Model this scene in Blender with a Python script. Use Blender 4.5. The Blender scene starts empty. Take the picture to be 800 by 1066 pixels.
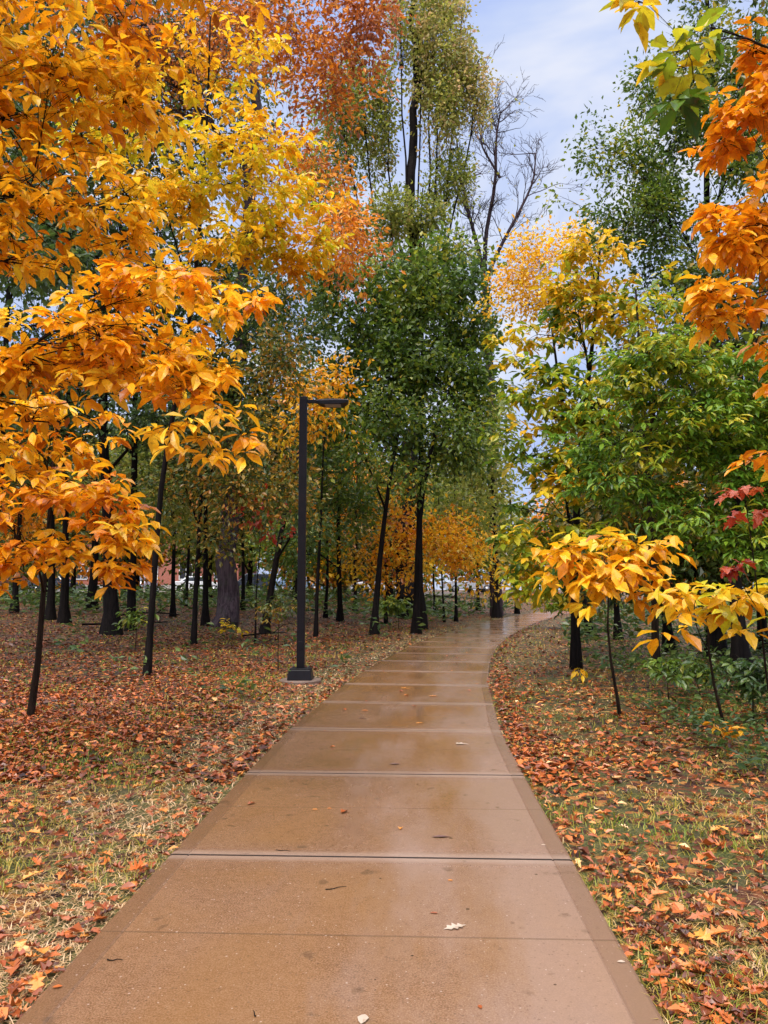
import bpy, bmesh, math, random
import numpy as np
from mathutils import Vector
rng = np.random.default_rng(11)
random.seed(5)
sc = bpy.context.scene
COL = sc.collection
R = math.radians
# ------------------------------------------------------------------ camera
CAMZ = 1.6
F = 800.0                                  # focal length in pixels of an 800x1066 picture
TH = math.atan((613 - 533) / F)
cam_d = bpy.data.cameras.new('camera')
cam = bpy.data.objects.new('camera', cam_d); COL.objects.link(cam)
cam_d.sensor_fit = 'VERTICAL'; cam_d.sensor_height = 24; cam_d.lens = 24 * F / 1066
cam_d.clip_start = 0.05; cam_d.clip_end = 3000
cam.location = (0, 0, CAMZ); cam.rotation_euler = (R(90) + TH, 0, 0)
sc.camera = cam

def P(px, py, Y):
    """world point at depth Y that a direction measured on the photograph meets"""
    x = (px - 400) / F; y = (533 - py) / F
    dy = math.cos(TH) - y * math.sin(TH); dz = math.sin(TH) + y * math.cos(TH)
    t = Y / dy
    return np.array((x * t, Y, CAMZ + dz * t))

# ------------------------------------------------------------------ path centreline
_cl = [(-4, -.42), (0, -.28), (2.84, -.17), (4.74, -.09), (6.8, .0), (9, .12), (10.9, .32), (13.3, .56), (16, .94),
       (18.6, 1.36), (22, 2.0), (25, 2.7), (30, 4.0), (37, 6.0), (44, 8.3), (52, 11.3), (60, 15.0), (70, 20.5), (82, 28), (100, 41)]
_cl = np.array(_cl, float)
def smooth_cl():
    ys = np.linspace(-4, 100, 1041)
    xs = np.interp(ys, _cl[:, 0], _cl[:, 1])
    k = np.exp(-np.linspace(-2, 2, 31) ** 2); k /= k.sum()
    xp = np.pad(xs, 15, mode='edge')
    # keep end slopes
    xp[:15] = xs[0] - (xs[1] - xs[0]) * np.arange(15, 0, -1); xp[-15:] = xs[-1] + (xs[-1] - xs[-2]) * np.arange(1, 16)
    return ys, np.convolve(xp, k, mode='valid')
CY, CX = smooth_cl()
def pathx(y): return np.interp(y, CY, CX)
_slope = np.gradient(CX, CY)
def pathd(x, y):
    """signed distance from the centreline (approx), negative on the left"""
    return (x - pathx(y)) / np.sqrt(1 + np.interp(y, CY, _slope) ** 2)
def sstep(a, b, t):
    t = np.clip((t - a) / (b - a), 0, 1); return t * t * (3 - 2 * t)
def height(x, y):
    x = np.asarray(x, float); y = np.asarray(y, float)
    d = pathd(x, y); ad = np.abs(d)
    h = 1.1 * sstep(16, 60, y) * sstep(2.5, 14, -d)
    h = h + 0.5 * sstep(16, 60, y) * sstep(2.5, 12, d)
    w = sstep(1.3, 3.0, ad)
    h = h + w * (0.05 * np.sin(x * .9 + 1.3 * np.sin(y * .5)) * np.cos(y * .7 + .4) + 0.025 * np.sin(x * 2.3 + y * 1.7)) + 0.03 * w
    h = h - 0.012 * (1 - sstep(1.15, 1.6, ad)) - 0.10 * (1 - sstep(0.95, 1.12, ad))
    return h
def G(px, Y, py=None):
    x = (px - 400) / F * Y / math.cos(TH) * 1.0
    return np.array((x, Y, float(height(x, Y))))

# ------------------------------------------------------------------ tags and mesh helpers
def tag(o, label=None, cat=None, group=None, kind=None):
    if label: o['label'] = label
    if cat: o['category'] = cat
    if group: o['group'] = group
    if kind: o['kind'] = kind
    return o
def empty(name, loc, rz=0):
    o = bpy.data.objects.new(name, None); COL.objects.link(o)
    o.location = tuple(map(float, loc)); o.rotation_euler = (0, 0, rz); o.empty_display_size = .2
    return o
def copy_tree(o, parent=None):
    c = o.copy(); COL.objects.link(c); c.parent = parent
    for ch in list(o.children): copy_tree(ch, c)
    return c

class MB:
    def __init__(s): s.v = []; s.f = []; s.m = []; s.t = []; s.n = 0
    def add(s, v, f, mi=0, tint=0.5):
        """v (n,3); f (m,k) indices; tint scalar or (n,)"""
        v = np.asarray(v, float).reshape(-1, 3); f = np.asarray(f, int)
        s.v.append(v); s.f.append(f + s.n); s.m.append(np.full(len(f), mi))
        s.t.append(np.full(len(v), tint) if np.isscalar(tint) else np.asarray(tint, float)); s.n += len(v)
    def tube(s, pts, rad, k=5, mi=0, ridge=0, cap=True):
        pts = np.asarray(pts, float); n = len(pts); rad = np.broadcast_to(np.asarray(rad, float), (n,))
        tg = np.gradient(pts, axis=0); tg /= np.linalg.norm(tg, axis=1)[:, None] + 1e-9
        up = np.array((0, 0, 1.)) if abs(tg[:, 2]).mean() < .8 else np.array((0, 1., 0))
        a = np.cross(tg, up); a /= np.linalg.norm(a, axis=1)[:, None] + 1e-9
        b = np.cross(tg, a)
        an = np.linspace(0, 2 * math.pi, k, endpoint=False)
        rr = rad[:, None] * np.ones(k)
        if ridge:
            i = np.arange(n)[:, None]
            rr = rr * (1 + ridge * (.6 * np.sin(an * 7 + i * .5) + .5 * np.sin(an * 13 - i * .8) + .35 * rng.standard_normal((n, k))))
        V = pts[:, None, :] + rr[..., None] * (np.cos(an)[None, :, None] * a[:, None, :] + np.sin(an)[None, :, None] * b[:, None, :])
        i = np.arange(n - 1)[:, None] * k; j = np.arange(k)[None, :]; j2 = (j + 1) % k
        f = np.stack([i + j, i + j2, i + k + j2, i + k + j], -1).reshape(-1, 4)
        s.add(V.reshape(-1, 3), f, mi)
        if cap:
            e = s.n
            s.add(np.vstack([V[-1], pts[-1] + tg[-1] * rad[-1] * .5]), [[j_, (j_ + 1) % k, k] for j_ in range(k)], mi)
    def box(s, c, d, mi=0, taper=1.0):
        c = np.array(c, float); hx, hy, hz = np.array(d, float) / 2
        v = []
        for z, q in ((-hz, 1), (hz, taper)):
            for x, y in ((-1, -1), (1, -1), (1, 1), (-1, 1)): v.append(c + (x * hx * q, y * hy * q, z))
        s.add(v, [(3, 2, 1, 0), (4, 5, 6, 7), (0, 1, 5, 4), (1, 2, 6, 5), (2, 3, 7, 6), (3, 0, 4, 7)], mi)
    def build(s, name, mats, parent=None, smooth=False, origin=None, bevel=0):
        v = np.concatenate(s.v) if s.v else np.zeros((0, 3))
        if origin is not None: v = v - np.asarray(origin, float)
        loops = np.concatenate([f.ravel() for f in s.f]); tot = np.concatenate([np.full(len(f), f.shape[1]) for f in s.f])
        mi = np.concatenate(s.m)
        me = bpy.data.meshes.new(name)
        me.vertices.add(len(v)); me.vertices.foreach_set('co', v.astype(np.float32).ravel())
        me.loops.add(len(loops)); me.loops.foreach_set('vertex_index', loops.astype(np.int32))
        me.polygons.add(len(tot)); st = np.concatenate([[0], np.cumsum(tot)[:-1]])
        me.polygons.foreach_set('loop_start', st.astype(np.int32))
        me.polygons.foreach_set('material_index', mi.astype(np.int32))
        if smooth: me.polygons.foreach_set('use_smooth', np.ones(len(tot), bool))
        else: me.polygons.foreach_set('use_smooth', np.zeros(len(tot), bool))
        at = me.attributes.new('tint', 'FLOAT', 'POINT'); at.data.foreach_set('value', np.concatenate(s.t).astype(np.float32))
        me.update(calc_edges=True); me.validate()
        for m in (mats if isinstance(mats, (list, tuple)) else [mats]): me.materials.append(m)
        o = bpy.data.objects.new(name, me); COL.objects.link(o)
        if parent is not None: o.parent = parent
        if bevel:
            md = o.modifiers.new('bevel', 'BEVEL'); md.width = bevel; md.segments = 2; md.limit_method = 'ANGLE'
        return o

# ------------------------------------------------------------------ materials
class NT:
    def __init__(s, name):
        s.m = bpy.data.materials.new(name); s.m.use_nodes = True; s.t = s.m.node_tree; s.t.nodes.clear()
        s.out = s.n('ShaderNodeOutputMaterial')
    def n(s, ty, **kw):
        nd = s.t.nodes.new(ty)
        for k, v in kw.items():
            if k.startswith('i_'): nd.inputs[k[2:].replace('_', ' ')].default_value = v
            else: setattr(nd, k, v)
        return nd
    def l(s, a, b): s.t.links.new(a, b)
    def ramp(s, fac, stops, interp='LINEAR'):
        r = s.n('ShaderNodeValToRGB'); cr = r.color_ramp; cr.interpolation = interp
        while len(cr.elements) > 1: cr.elements.remove(cr.elements[0])
        cr.elements[0].position = stops[0][0]; cr.elements[0].color = (*stops[0][1], 1)
        for p, c in stops[1:]:
            e = cr.elements.new(p); e.color = (*c, 1)
        if fac is not None: s.l(fac, r.inputs['Fac'])
        return r.outputs['Color']
    def noise(s, vec, scale, detail=4, rough=.6, dist=0):
        nd = s.n('ShaderNodeTexNoise'); nd.inputs['Scale'].default_value = scale; nd.inputs['Detail'].default_value = detail
        nd.inputs['Roughness'].default_value = rough; nd.inputs['Distortion'].default_value = dist
        if vec is not None: s.l(vec, nd.inputs['Vector'])
        return nd.outputs['Fac']
    def mapping(s, vec, scale):
        nd = s.n('ShaderNodeMapping'); nd.inputs['Scale'].default_value = scale; s.l(vec, nd.inputs['Vector']); return nd.outputs['Vector']
    def mix(s, fac, a, b, mode='MIX'):
        nd = s.n('ShaderNodeMix', data_type='RGBA', blend_type=mode)
        for k, v in ((0, fac), (6, a), (7, b)):
            if isinstance(v, bpy.types.NodeSocket): s.l(v, nd.inputs[k])
            elif k == 0: nd.inputs[0].default_value = v
            else: nd.inputs[k].default_value = (*v, 1)
        return nd.outputs[2]
    def math(s, op, a, b=None, clamp=False):
        nd = s.n('ShaderNodeMath', operation=op, use_clamp=clamp)
        for k, v in ((0, a), (1, b)):
            if v is None: continue
            if isinstance(v, bpy.types.NodeSocket): s.l(v, nd.inputs[k])
            else: nd.inputs[k].default_value = v
        return nd.outputs[0]
    def bump(s, h, strength=.4, dist=.02):
        nd = s.n('ShaderNodeBump'); nd.inputs['Strength'].default_value = strength; nd.inputs['Distance'].default_value = dist
        s.l(h, nd.inputs['Height']); return nd.outputs['Normal']
    def principled(s, color, rough=.6, normal=None, spec=.5, metal=0, coat=0):
        p = s.n('ShaderNodeBsdfPrincipled')
        for k, v in (('Base Color', color), ('Roughness', rough)):
            if isinstance(v, bpy.types.NodeSocket): s.l(v, p.inputs[k])
            elif k == 'Base Color': p.inputs[k].default_value = (*v, 1)
            else: p.inputs[k].default_value = v
        p.inputs['Specular IOR Level'].default_value = spec; p.inputs['Metallic'].default_value = metal
        p.inputs['Coat Weight'].default_value = coat
        if normal is not None: s.l(normal, p.inputs['Normal'])
        s.l(p.outputs[0], s.out.inputs['Surface']); return p
    def obj(s): return s.n('ShaderNodeTexCoord').outputs['Object']

def plain(name, c, rough=.6, spec=.5, metal=0, var=.12, scale=6, coat=0):
    t = NT(name); v = t.obj()
    f = t.noise(v, scale, 5)
    lo = tuple(x * (1 - var) for x in c); hi = tuple(min(1, x * (1 + var)) for x in c)
    col = t.ramp(f, [(.3, lo), (.7, hi)])
    t.principled(col, rough, None, spec, metal, coat); return t.m

def leafmat(name, stops=None, trans=.42, rough=.36, spec=.5):
    t = NT(name)
    a = t.n('ShaderNodeAttribute', attribute_name='tint').outputs['Fac']
    g = t.n('ShaderNodeNewGeometry')
    rnd = g.outputs['Random Per Island']
    fac = t.math('ADD', t.math('MULTIPLY', a, .8), t.math('MULTIPLY', rnd, .2))
    col = t.ramp(fac, stops)
    # blotches and veins: fine noise
    nz = t.noise(t.obj(), 45, 2)
    col = t.mix(t.math('MULTIPLY', t.ramp(nz, [(.56, (0, 0, 0)), (.68, (1, 1, 1))]), .42), col, (.22, .08, .015), 'MIX')
    hs = t.n('ShaderNodeHueSaturation'); t.l(col, hs.inputs['Color'])
    v = t.math('ADD', t.math('MULTIPLY', rnd, .5), .75); t.l(v, hs.inputs['Value'])
    col = hs.outputs['Color']
    p = t.n('ShaderNodeBsdfPrincipled'); t.l(col, p.inputs['Base Color']); p.inputs['Roughness'].default_value = rough
    p.inputs['Specular IOR Level'].default_value = spec
    tr = t.n('ShaderNodeBsdfTranslucent'); t.l(col, tr.inputs['Color'])
    mx = t.n('ShaderNodeMixShader'); mx.inputs[0].default_value = trans
    t.l(p.outputs[0], mx.inputs[1]); t.l(tr.outputs[0], mx.inputs[2]); t.l(mx.outputs[0], t.out.inputs['Surface'])
    return t.m

M = {}
M['gold'] = leafmat('leaf_gold', [(0, (.38, .09, .008)), (.15, (.80, .25, .006)), (.35, (.95, .42, .008)), (.6, (.97, .52, .014)), (.9, (.96, .63, .04)), (1, (.70, .58, .03))])
M['yellow'] = leafmat('leaf_yellow', [(0, (.75, .24, .006)), (.25, (.95, .45, .010)), (.75, (.95, .66, .03)), (1, (.50, .54, .02))])
M['orange'] = leafmat('leaf_orange', [(0, (.50, .12, .006)), (.35, (.85, .30, .007)), (.75, (.94, .44, .012)), (1, (.94, .55, .03))])
M['rust'] = leafmat('leaf_rust', [(0, (.28, .09, .035)), (.3, (.60, .18, .03)), (.65, (.90, .34, .02)), (1, (.94, .48, .02))])
M['lime'] = leafmat('leaf_yellow_green', [(0, (.035, .10, .012)), (.3, (.12, .23, .015)), (.55, (.36, .42, .02)), (.8, (.75, .52, .02)), (1, (.90, .50, .02))])
M['green'] = leafmat('leaf_green', [(0, (.035, .075, .012)), (.35, (.08, .16, .018)), (.7, (.20, .28, .025)), (.9, (.42, .38, .03)), (1, (.55, .40, .03))])
M['dark'] = leafmat('leaf_dark_green', [(0, (.025, .06, .018)), (.5, (.07, .135, .028)), (.85, (.16, .22, .04)), (1, (.38, .32, .04))])
M['olive'] = leafmat('leaf_olive', trans=.55, stops= [(0, (.10, .15, .02)), (.4, (.24, .29, .035)), (.7, (.42, .40, .07)), (.9, (.56, .42, .14)), (1, (.55, .33, .18))])
M['mixed'] = leafmat('leaf_understory', [(0, (.02, .06, .012)), (.4, (.07, .12, .015)), (.6, (.20, .18, .02)), (.8, (.45, .24, .02)), (1, (.50, .16, .02))])
M['ash'] = leafmat('leaf_ash', [(0, (.04, .10, .012)), (.35, (.11, .25, .02)), (.7, (.26, .40, .03)), (1, (.65, .50, .03))])
M['red'] = leafmat('leaf_red', [(0, (.28, .02, .008)), (.5, (.50, .05, .02)), (1, (.66, .17, .04))])
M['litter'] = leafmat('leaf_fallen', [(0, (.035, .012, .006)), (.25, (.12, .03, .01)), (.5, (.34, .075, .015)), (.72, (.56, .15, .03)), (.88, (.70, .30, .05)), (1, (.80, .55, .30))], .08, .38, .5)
M['pale'] = leafmat('leaf_pale', [(0, (.36, .25, .17)), (1, (.50, .39, .29))], .1)
M['grass'] = leafmat('grass_blade', [(0, (.06, .15, .01)), (.3, (.18, .26, .012)), (.5, (.36, .29, .025)), (.75, (.50, .30, .09)), (1, (.70, .47, .27))], .25, .5)

def bark(name, c1, c2, scale=1.0, rough=.75):
    t = NT(name); v = t.mapping(t.obj(), (14 * scale, 14 * scale, 1.6 * scale))
    n1 = t.noise(v, 1.0, 6, .65, .6)
    n2 = t.noise(t.obj(), 3, 3)
    col = t.ramp(n1, [(.32, c1), (.62, c2)])
    col = t.mix(t.math('MULTIPLY', t.ramp(n2, [(.5, (0, 0, 0)), (.7, (1, 1, 1))]), .35), col, (c2[0] * .7, c2[1] * 1.1, c2[2] * .7))
    t.principled(col, rough, t.bump(n1, .9, .03), .07); return t.m
M['bark'] = bark('bark_dark', (.004, .003, .003), (.016, .012, .011))
M['bark_grey'] = bark('bark_grey', (.018, .013, .016), (.12, .085, .095))
M['bark_thin'] = bark('bark_sapling', (.01, .007, .005), (.036, .023, .016), 2)
M['bark_bare'] = bark('bark_bare', (.03, .02, .025), (.085, .055, .062))

# ------------------------------------------------------------------ leaves
def nz(a): return a / (np.linalg.norm(a, axis=-1, keepdims=True) + 1e-9)
# templates: (verts (u,v,w)), faces
T_FULL = (np.array([(0, 0, 0), (.55, 0, .0), (1, 0, -.12), (.22, .30, .06), (.58, .5, .08), (.85, .24, -.02), (.22, -.30, .06), (.58, -.5, .08), (.85, -.24, -.02)]),
          np.array([(0, 3, 4, 1), (1, 4, 5, 2), (0, 1, 7, 6), (1, 2, 8, 7)]))
T_QUAD = (np.array([(0, 0, 0), (.5, .5, .07), (1, 0, -.08), (.45, -.5, .07)]), np.array([(0, 1, 2), (0, 2, 3)]))
# pinnate-lobed (oak) and palmate-lobed (maple) outlines, fanned round the midrib
_oak = [(0, 0), (.18, .08), (.30, .34), (.38, .13), (.52, .48), (.60, .16), (.76, .36), (.82, .12), (1, 0)]
def lobed(o, droop):
    up = o; dn = [(u, -v) for u, v in o[1:-1]]
    V = [(.45, 0, .03)] + [(u, v, abs(v) * .22 - droop * u * u) for u, v in up] + [(u, v, abs(v) * .22 - droop * u * u) for u, v in reversed(dn)]
    n = len(V) - 1
    return np.array(V, float), np.array([(0, i + 1, (i + 1) % n + 1) for i in range(n)])
T_OAK = lobed(_oak, .1)
T_MAPLE = lobed([(0, 0), (.02, .28), (.12, .42), (.24, .30), (.45, .56), (.50, .28), (.62, .24), (.78, .18), (1, 0)], .12)

def put_leaves(mb, pos, dr, nr, L, W, tint, tpl=T_FULL, mi=0, curl=None):
    n = len(pos)
    if not n: return
    tv, tf = tpl
    x = nz(dr); y = nz(np.cross(nr, x)); z = np.cross(x, y)
    L = np.broadcast_to(L, (n,)); W = np.broadcast_to(W, (n,))
    tw = tv[None, :, 2] * np.ones((n, 1))
    if curl is not None: tw = tw + curl[:, None] * (tv[None, :, 1] ** 2 * 1.6 + (tv[None, :, 0] - .5) ** 2 * 1.0)
    V = pos[:, None, :] + (tv[None, :, 0] * L[:, None])[..., None] * x[:, None, :] + (tv[None, :, 1] * W[:, None])[..., None] * y[:, None, :] \
        + (tw * L[:, None])[..., None] * z[:, None, :]
    k = len(tv)
    f = (np.arange(n)[:, None, None] * k + tf[None]).reshape(-1, tf.shape[1])
    mb.add(V.reshape(-1, 3), f, mi, np.repeat(np.clip(tint, 0, 1), k))

UP = np.array((0, 0, 1.))
def clusters_to_leaves(mb, cen, out, ctint, L, W, mode, tpl, per, spread, mi=0):
    """cen (m,3) twig ends; out (m,3) direction each twig points in"""
    m = len(cen)
    if mode == 'palm':                     # drooping leaflets radiating from the twig end
        side = nz(np.cross(out, UP) + 1e-4)
        a = np.linspace(-1.9, 1.9, per)[None, :] + rng.normal(0, .22, (m, per))
        d = np.cos(a)[..., None] * out[:, None, :] + np.sin(a)[..., None] * side[:, None, :]
        d[..., 2] = d[..., 2] * .5 - .45 + rng.normal(0, .38, (m, per))
        pos = cen[:, None, :] + d * L * .12 + rng.normal(0, L * .12, (m, per, 3))
        n = UP + .45 * d + rng.normal(0, .32, (m, per, 3))
    else:                                  # leaves scattered along the twig
        off = rng.normal(0, 1, (m, per, 3)) * spread
        pos = cen[:, None, :] + off
        d = nz(off + out[:, None, :] * spread * .8) + rng.normal(0, .5, (m, per, 3)); d[..., 2] -= .35
        n = UP * (1.0 if mode == 'spray' else .35) + rng.normal(0, .5 if mode == 'spray' else .8, (m, per, 3))
    pos = pos.reshape(-1, 3); d = d.reshape(-1, 3); n = n.reshape(-1, 3); N = len(pos)
    s = rng.uniform(.45, 1.22, N)
    tint = np.repeat(ctint, per) + rng.normal(0, .15, N)
    put_leaves(mb, pos, d, n, L * s, W * s, tint, tpl, mi)

def bez(a, b, sag, n=5, wob=.0):
    a = np.asarray(a, float); b = np.asarray(b, float); t = np.linspace(0, 1, n)[:, None]
    m = (a + b) / 2 + np.array((0, 0, sag)) + rng.normal(0, 1, 3) * wob * np.linalg.norm(b - a)
    return (1 - t) ** 2 * a + 2 * t * (1 - t) * m + t * t * b

def tree(kind, label, cat, base, trunk, r, lobes, leaf, mat, group=None, barkm='bark', sides=8, twigs=1, ridge=0, seed=None, r_end=.2, flare=1.5):
    """base: world point; trunk: list of world points above the base; lobes: (centre xyz, (rx,ry,rz), cover, tint)"""
    global rng
    if seed is not None: rng = np.random.default_rng(seed)
    base = np.asarray(base, float)
    pts = np.vstack([base - (0, 0, .15), base + (0, 0, .05)] + [np.asarray(p, float) for p in trunk])
    # densify + wobble
    seg = np.linalg.norm(np.diff(pts, axis=0), axis=1); s = np.concatenate([[0], np.cumsum(seg)]); Ltot = s[-1]
    n = max(6, int(Ltot / (.5 if ridge else .9)) + 2)
    if ridge: n *= 2
    ss = np.linspace(0, Ltot, n)
    tp = np.stack([np.interp(ss, s, pts[:, i]) for i in range(3)], 1)
    for _ in range(2): tp[1:-1] = (tp[:-2] + 2 * tp[1:-1] + tp[2:]) / 4
    kk = max(3, n // 5); wob = np.stack([np.interp(np.arange(n), np.linspace(0, n - 1, kk), rng.normal(0, r * .35, kk)) for _ in range(2)], 1); wob[:2] *= 0; tp[:, :2] += wob
    rad = r * ((1 - ss / Ltot) * (1 - r_end) + r_end) * rng.uniform(.985, 1.015, n)
    rad *= 1 + (flare - 1) * np.exp(-ss / (r * 2.2 + .05))
    root = empty(kind, base); tag(root, label, cat, group)
    tb = MB(); tb.tube(tp, rad, sides, 0, ridge)
    cb = MB()
    L, W, mode, tpl, per = leaf['L'], leaf['W'], leaf.get('mode', 'spray'), leaf.get('tpl', T_QUAD), leaf.get('per', 6)
    spread = leaf.get('spread', L * 1.3)
    prev_p = np.zeros((0, 3)); prev_r = np.zeros(0)
    lobes = sorted(lobes, key=lambda q: float(np.linalg.norm(tp - np.asarray(q[0]), axis=1).min()))
    for (c, rr, cov, tint) in lobes:
        cov = cov * COVER
        c = np.asarray(c, float); rr = np.asarray(rr, float)
        hd = np.linalg.norm(tp[:, :2] - c[:2], axis=1)
        cost = np.abs(tp[:, 2] - (c[2] - .55 * hd - .3 * rr[2])) + .3 * hd
        k = int(np.argmin(cost[2:])) + 2
        k = min(k, n - 1)
        a = tp[k]; lr = min(rad[k] * .55, .011 * (np.linalg.norm(c - a) + rr.max()) + .006)
        if len(prev_p):
            dist = np.linalg.norm(prev_p - c, axis=1) + .6 * np.maximum(prev_p[:, 2] - c[2], 0); q_ = int(np.argmin(dist))
            if dist[q_] < .8 * np.linalg.norm(c - a): a = prev_p[q_]; lr = prev_r[q_] * .8
        if leaf.get('upsweep'):
            fk = tp[np.argmin(np.abs(tp[:, 2] - max(leaf['upsweep'], 0)))] if c[2] > leaf['upsweep'] + 3 else a
            if c[2] > leaf['upsweep'] + 3: a = fk + (0, 0, rng.uniform(-2.5, 1.5)); lr = .075
            e_ = c + (0, 0, rr[2] * .95); tt = np.linspace(0, 1, 9)[:, None]
            m_ = np.array((c[0] * .75 + a[0] * .25, c[1], a[2] * .55 + c[2] * .45)); limb = (1 - tt) ** 2 * a + 2 * tt * (1 - tt) * m_ + tt * tt * e_
            limb = limb[[0, 2, 3, 4, 5, 6, 8]] + rng.normal(0, .06, (7, 3))
        else: limb = bez(a, c + (0, 0, rr[2] * .1), .06 * np.linalg.norm(c - a), 7, .06)
        tb.tube(limb, np.linspace(lr, lr * .45, 7), 5)
        prev_p = np.vstack([prev_p, limb[2:6]]); prev_r = np.concatenate([prev_r, np.linspace(lr, lr * .45, 7)[2:6]])
        nl = cov * math.pi * math.sqrt(rr[0] * rr[1]) * rr[2] / (.5 * L * W)
        nc = max(3, int(nl / per))
        nn = max(4, int(leaf.get('nodes', 16) * (rr[0] * rr[1] * rr[2]) ** (1 / 3) / leaf.get('nodesize', 1.2)))
        u = nz(rng.normal(0, 1, (nn, 3))); q = rng.uniform(0, 1, nn) ** .42
        nodes = c + u * q[:, None] * rr * rng.uniform(.78, 1.12, (nn, 1))
        nt = tint + rng.normal(0, leaf.get('tvar', .13), nn)
        thin = .3 if leaf.get('upsweep') else 1
        for i in range(nn):
            j = rng.integers(2, 7)
            if leaf.get('upsweep'): j = 1 + int(np.argmin(np.abs(limb[1:, 2] - (nodes[i][2] - 1.2))))
            sb = bez(limb[j], nodes[i], .05 * rr[2], 4, .12)
            tb.tube(sb, np.linspace(lr * .34, lr * .13, 4) * thin, 4, cap=False)
        w = rng.uniform(.3, 1, nn) ** 1.5; w /= w.sum()
        idx = rng.choice(nn, nc, p=w)
        sp = leaf.get('clump', .26) * rr
        off = rng.normal(0, 1, (nc, 3)) * sp * np.array((1, 1, .75))
        cen = nodes[idx] + off
        out = nz((cen - nodes[idx]) * 1.0 + (cen - c) * .5 + rng.normal(0, .15, (nc, 3)) * rr.mean()); out[:, 2] *= .5; out = nz(out)
        clusters_to_leaves(cb, cen, out, nt[idx] + rng.normal(0, .06, nc), L, W, mode, tpl, per, spread, 0)
        if twigs:
            sel = range(0, nc, max(1, int(1 / twigs)))
            for i in sel:
                tb.tube(np.array([nodes[idx[i]], (nodes[idx[i]] + cen[i]) / 2 + rng.normal(0, .03, 3), cen[i]]), [lr * .14 * thin + .0015, lr * .1 * thin + .0015, .0015], 3, cap=False)
    tb.build('trunk', M[barkm], root, smooth=not ridge, origin=base)
    if lobes: cb.build('crown', M[mat], root, origin=base)
    return root

def LB(px, py, Y, rx, ry, cov=2.2, tint=.5, rd=None):
    """lobe from photo measurements at real depth Y"""
    return (P(px, py, Y), (rx * Y / F, (rd if rd else .8 * (rx + ry) / 2 * Y / F), ry * Y / F), cov, tint)
def TP(*pts): return [P(*p) for p in pts]

COVER = 1.75
BIG = dict(L=.135, W=.058, mode='palm', tpl=T_FULL, per=6, nodes=16, nodesize=.5, clump=.25, tvar=.2)
# ================================================================== SETTING
# ---- world: overcast sky, brighter towards the zenith
w = bpy.data.worlds.new("World"); sc.world = w; w.use_nodes = True
wt = w.node_tree; wt.nodes.clear()
SUN_EL, SUN_AZ = R(52), R(205)            # azimuth measured clockwise from +Y: behind and left of the camera
W = NT.__new__(NT); W.t = wt
out = wt.nodes.new('ShaderNodeOutputWorld'); bg = wt.nodes.new('ShaderNodeBackground')
sky = wt.nodes.new('ShaderNodeTexSky'); sky.sky_type = 'NISHITA'; sky.sun_disc = False
sky.sun_elevation = SUN_EL; sky.sun_rotation = SUN_AZ; sky.air_density = 1.2; sky.dust_density = 2
tc = wt.nodes.new('ShaderNodeTexCoord').outputs['Generated']
cl = W.noise(W.mapping(tc, (1.6, 1.6, 3.2)), 1.7, 5, .55, .4)
cloud = W.ramp(cl, [(.40, (2.45, 3.05, 5.0)), (.5, (3.1, 3.6, 5.0)), (.59, (4.2, 4.4, 5.1))])
sx = wt.nodes.new('ShaderNodeSeparateXYZ'); wt.links.new(tc, sx.inputs[0])
zen = W.ramp(sx.outputs['Z'], [(.0, (.95, .95, .95)), (.64, (1, 1, 1)), (.82, (5.2, 4.8, 4.1)), (1, (7.2, 6.5, 5.2))])
cloud = W.mix(1.0, cloud, zen, 'MULTIPLY')
colr = W.mix(.92, sky.outputs[0], cloud)
wt.links.new(colr, bg.inputs['Color']); bg.inputs['Strength'].default_value = .1
wt.links.new(bg.outputs[0], out.inputs['Surface'])
sd = bpy.data.lights.new('sun', 'SUN'); sd.energy = 1.5; sd.angle = R(18); sd.color = (1, .92, .80)
so = bpy.data.objects.new('sun', sd); COL.objects.link(so)
dv = Vector((math.sin(SUN_AZ) * math.cos(SUN_EL), math.cos(SUN_AZ) * math.cos(SUN_EL), math.sin(SUN_EL)))
so.rotation_euler = (-dv).to_track_quat('-Z', 'Y').to_euler()
sc.cycles.max_bounces = 4; sc.cycles.diffuse_bounces = 3; sc.cycles.glossy_bounces = 2; sc.cycles.transmission_bounces = 2
vs = sc.view_settings; vs.view_transform = 'Standard'; vs.look = 'None'; vs.exposure = 1.0; vs.gamma = 1; vs.use_curve_mapping = False

# ---- ground
xs = np.concatenate([-np.geomspace(500, 12, 26), np.arange(-11.8, 12, .22), np.geomspace(12, 500, 26)])
ys = np.concatenate([np.linspace(-60, -3, 8), np.arange(-2, 30, .3), np.arange(30.3, 70, .9), np.geomspace(71, 900, 22)])
X, Y = np.meshgrid(xs, ys)
Z = height(X, Y)
mb = MB(); nx, ny = len(xs), len(ys)
i = np.arange(ny - 1)[:, None] * nx; j = np.arange(nx - 1)[None]
PD = pathd(X, Y); verge = np.where(PD < 0, np.exp(-np.maximum(-PD - 1.5, 0) / .9) * .85, np.exp(-np.maximum(PD - 1.8, 0) / 1.8) * .6)
mb.add(np.stack([X, Y, Z], -1).reshape(-1, 3), np.stack([i + j, i + j + 1, i + nx + j + 1, i + nx + j], -1).reshape(-1, 4), 0, verge.ravel())
t = NT('ground_litter'); v = t.obj()
n_big = t.noise(v, .55, 4); n_mid = t.noise(v, 3.2, 4); n_fine = t.noise(v, 60, 4, .7)
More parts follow.
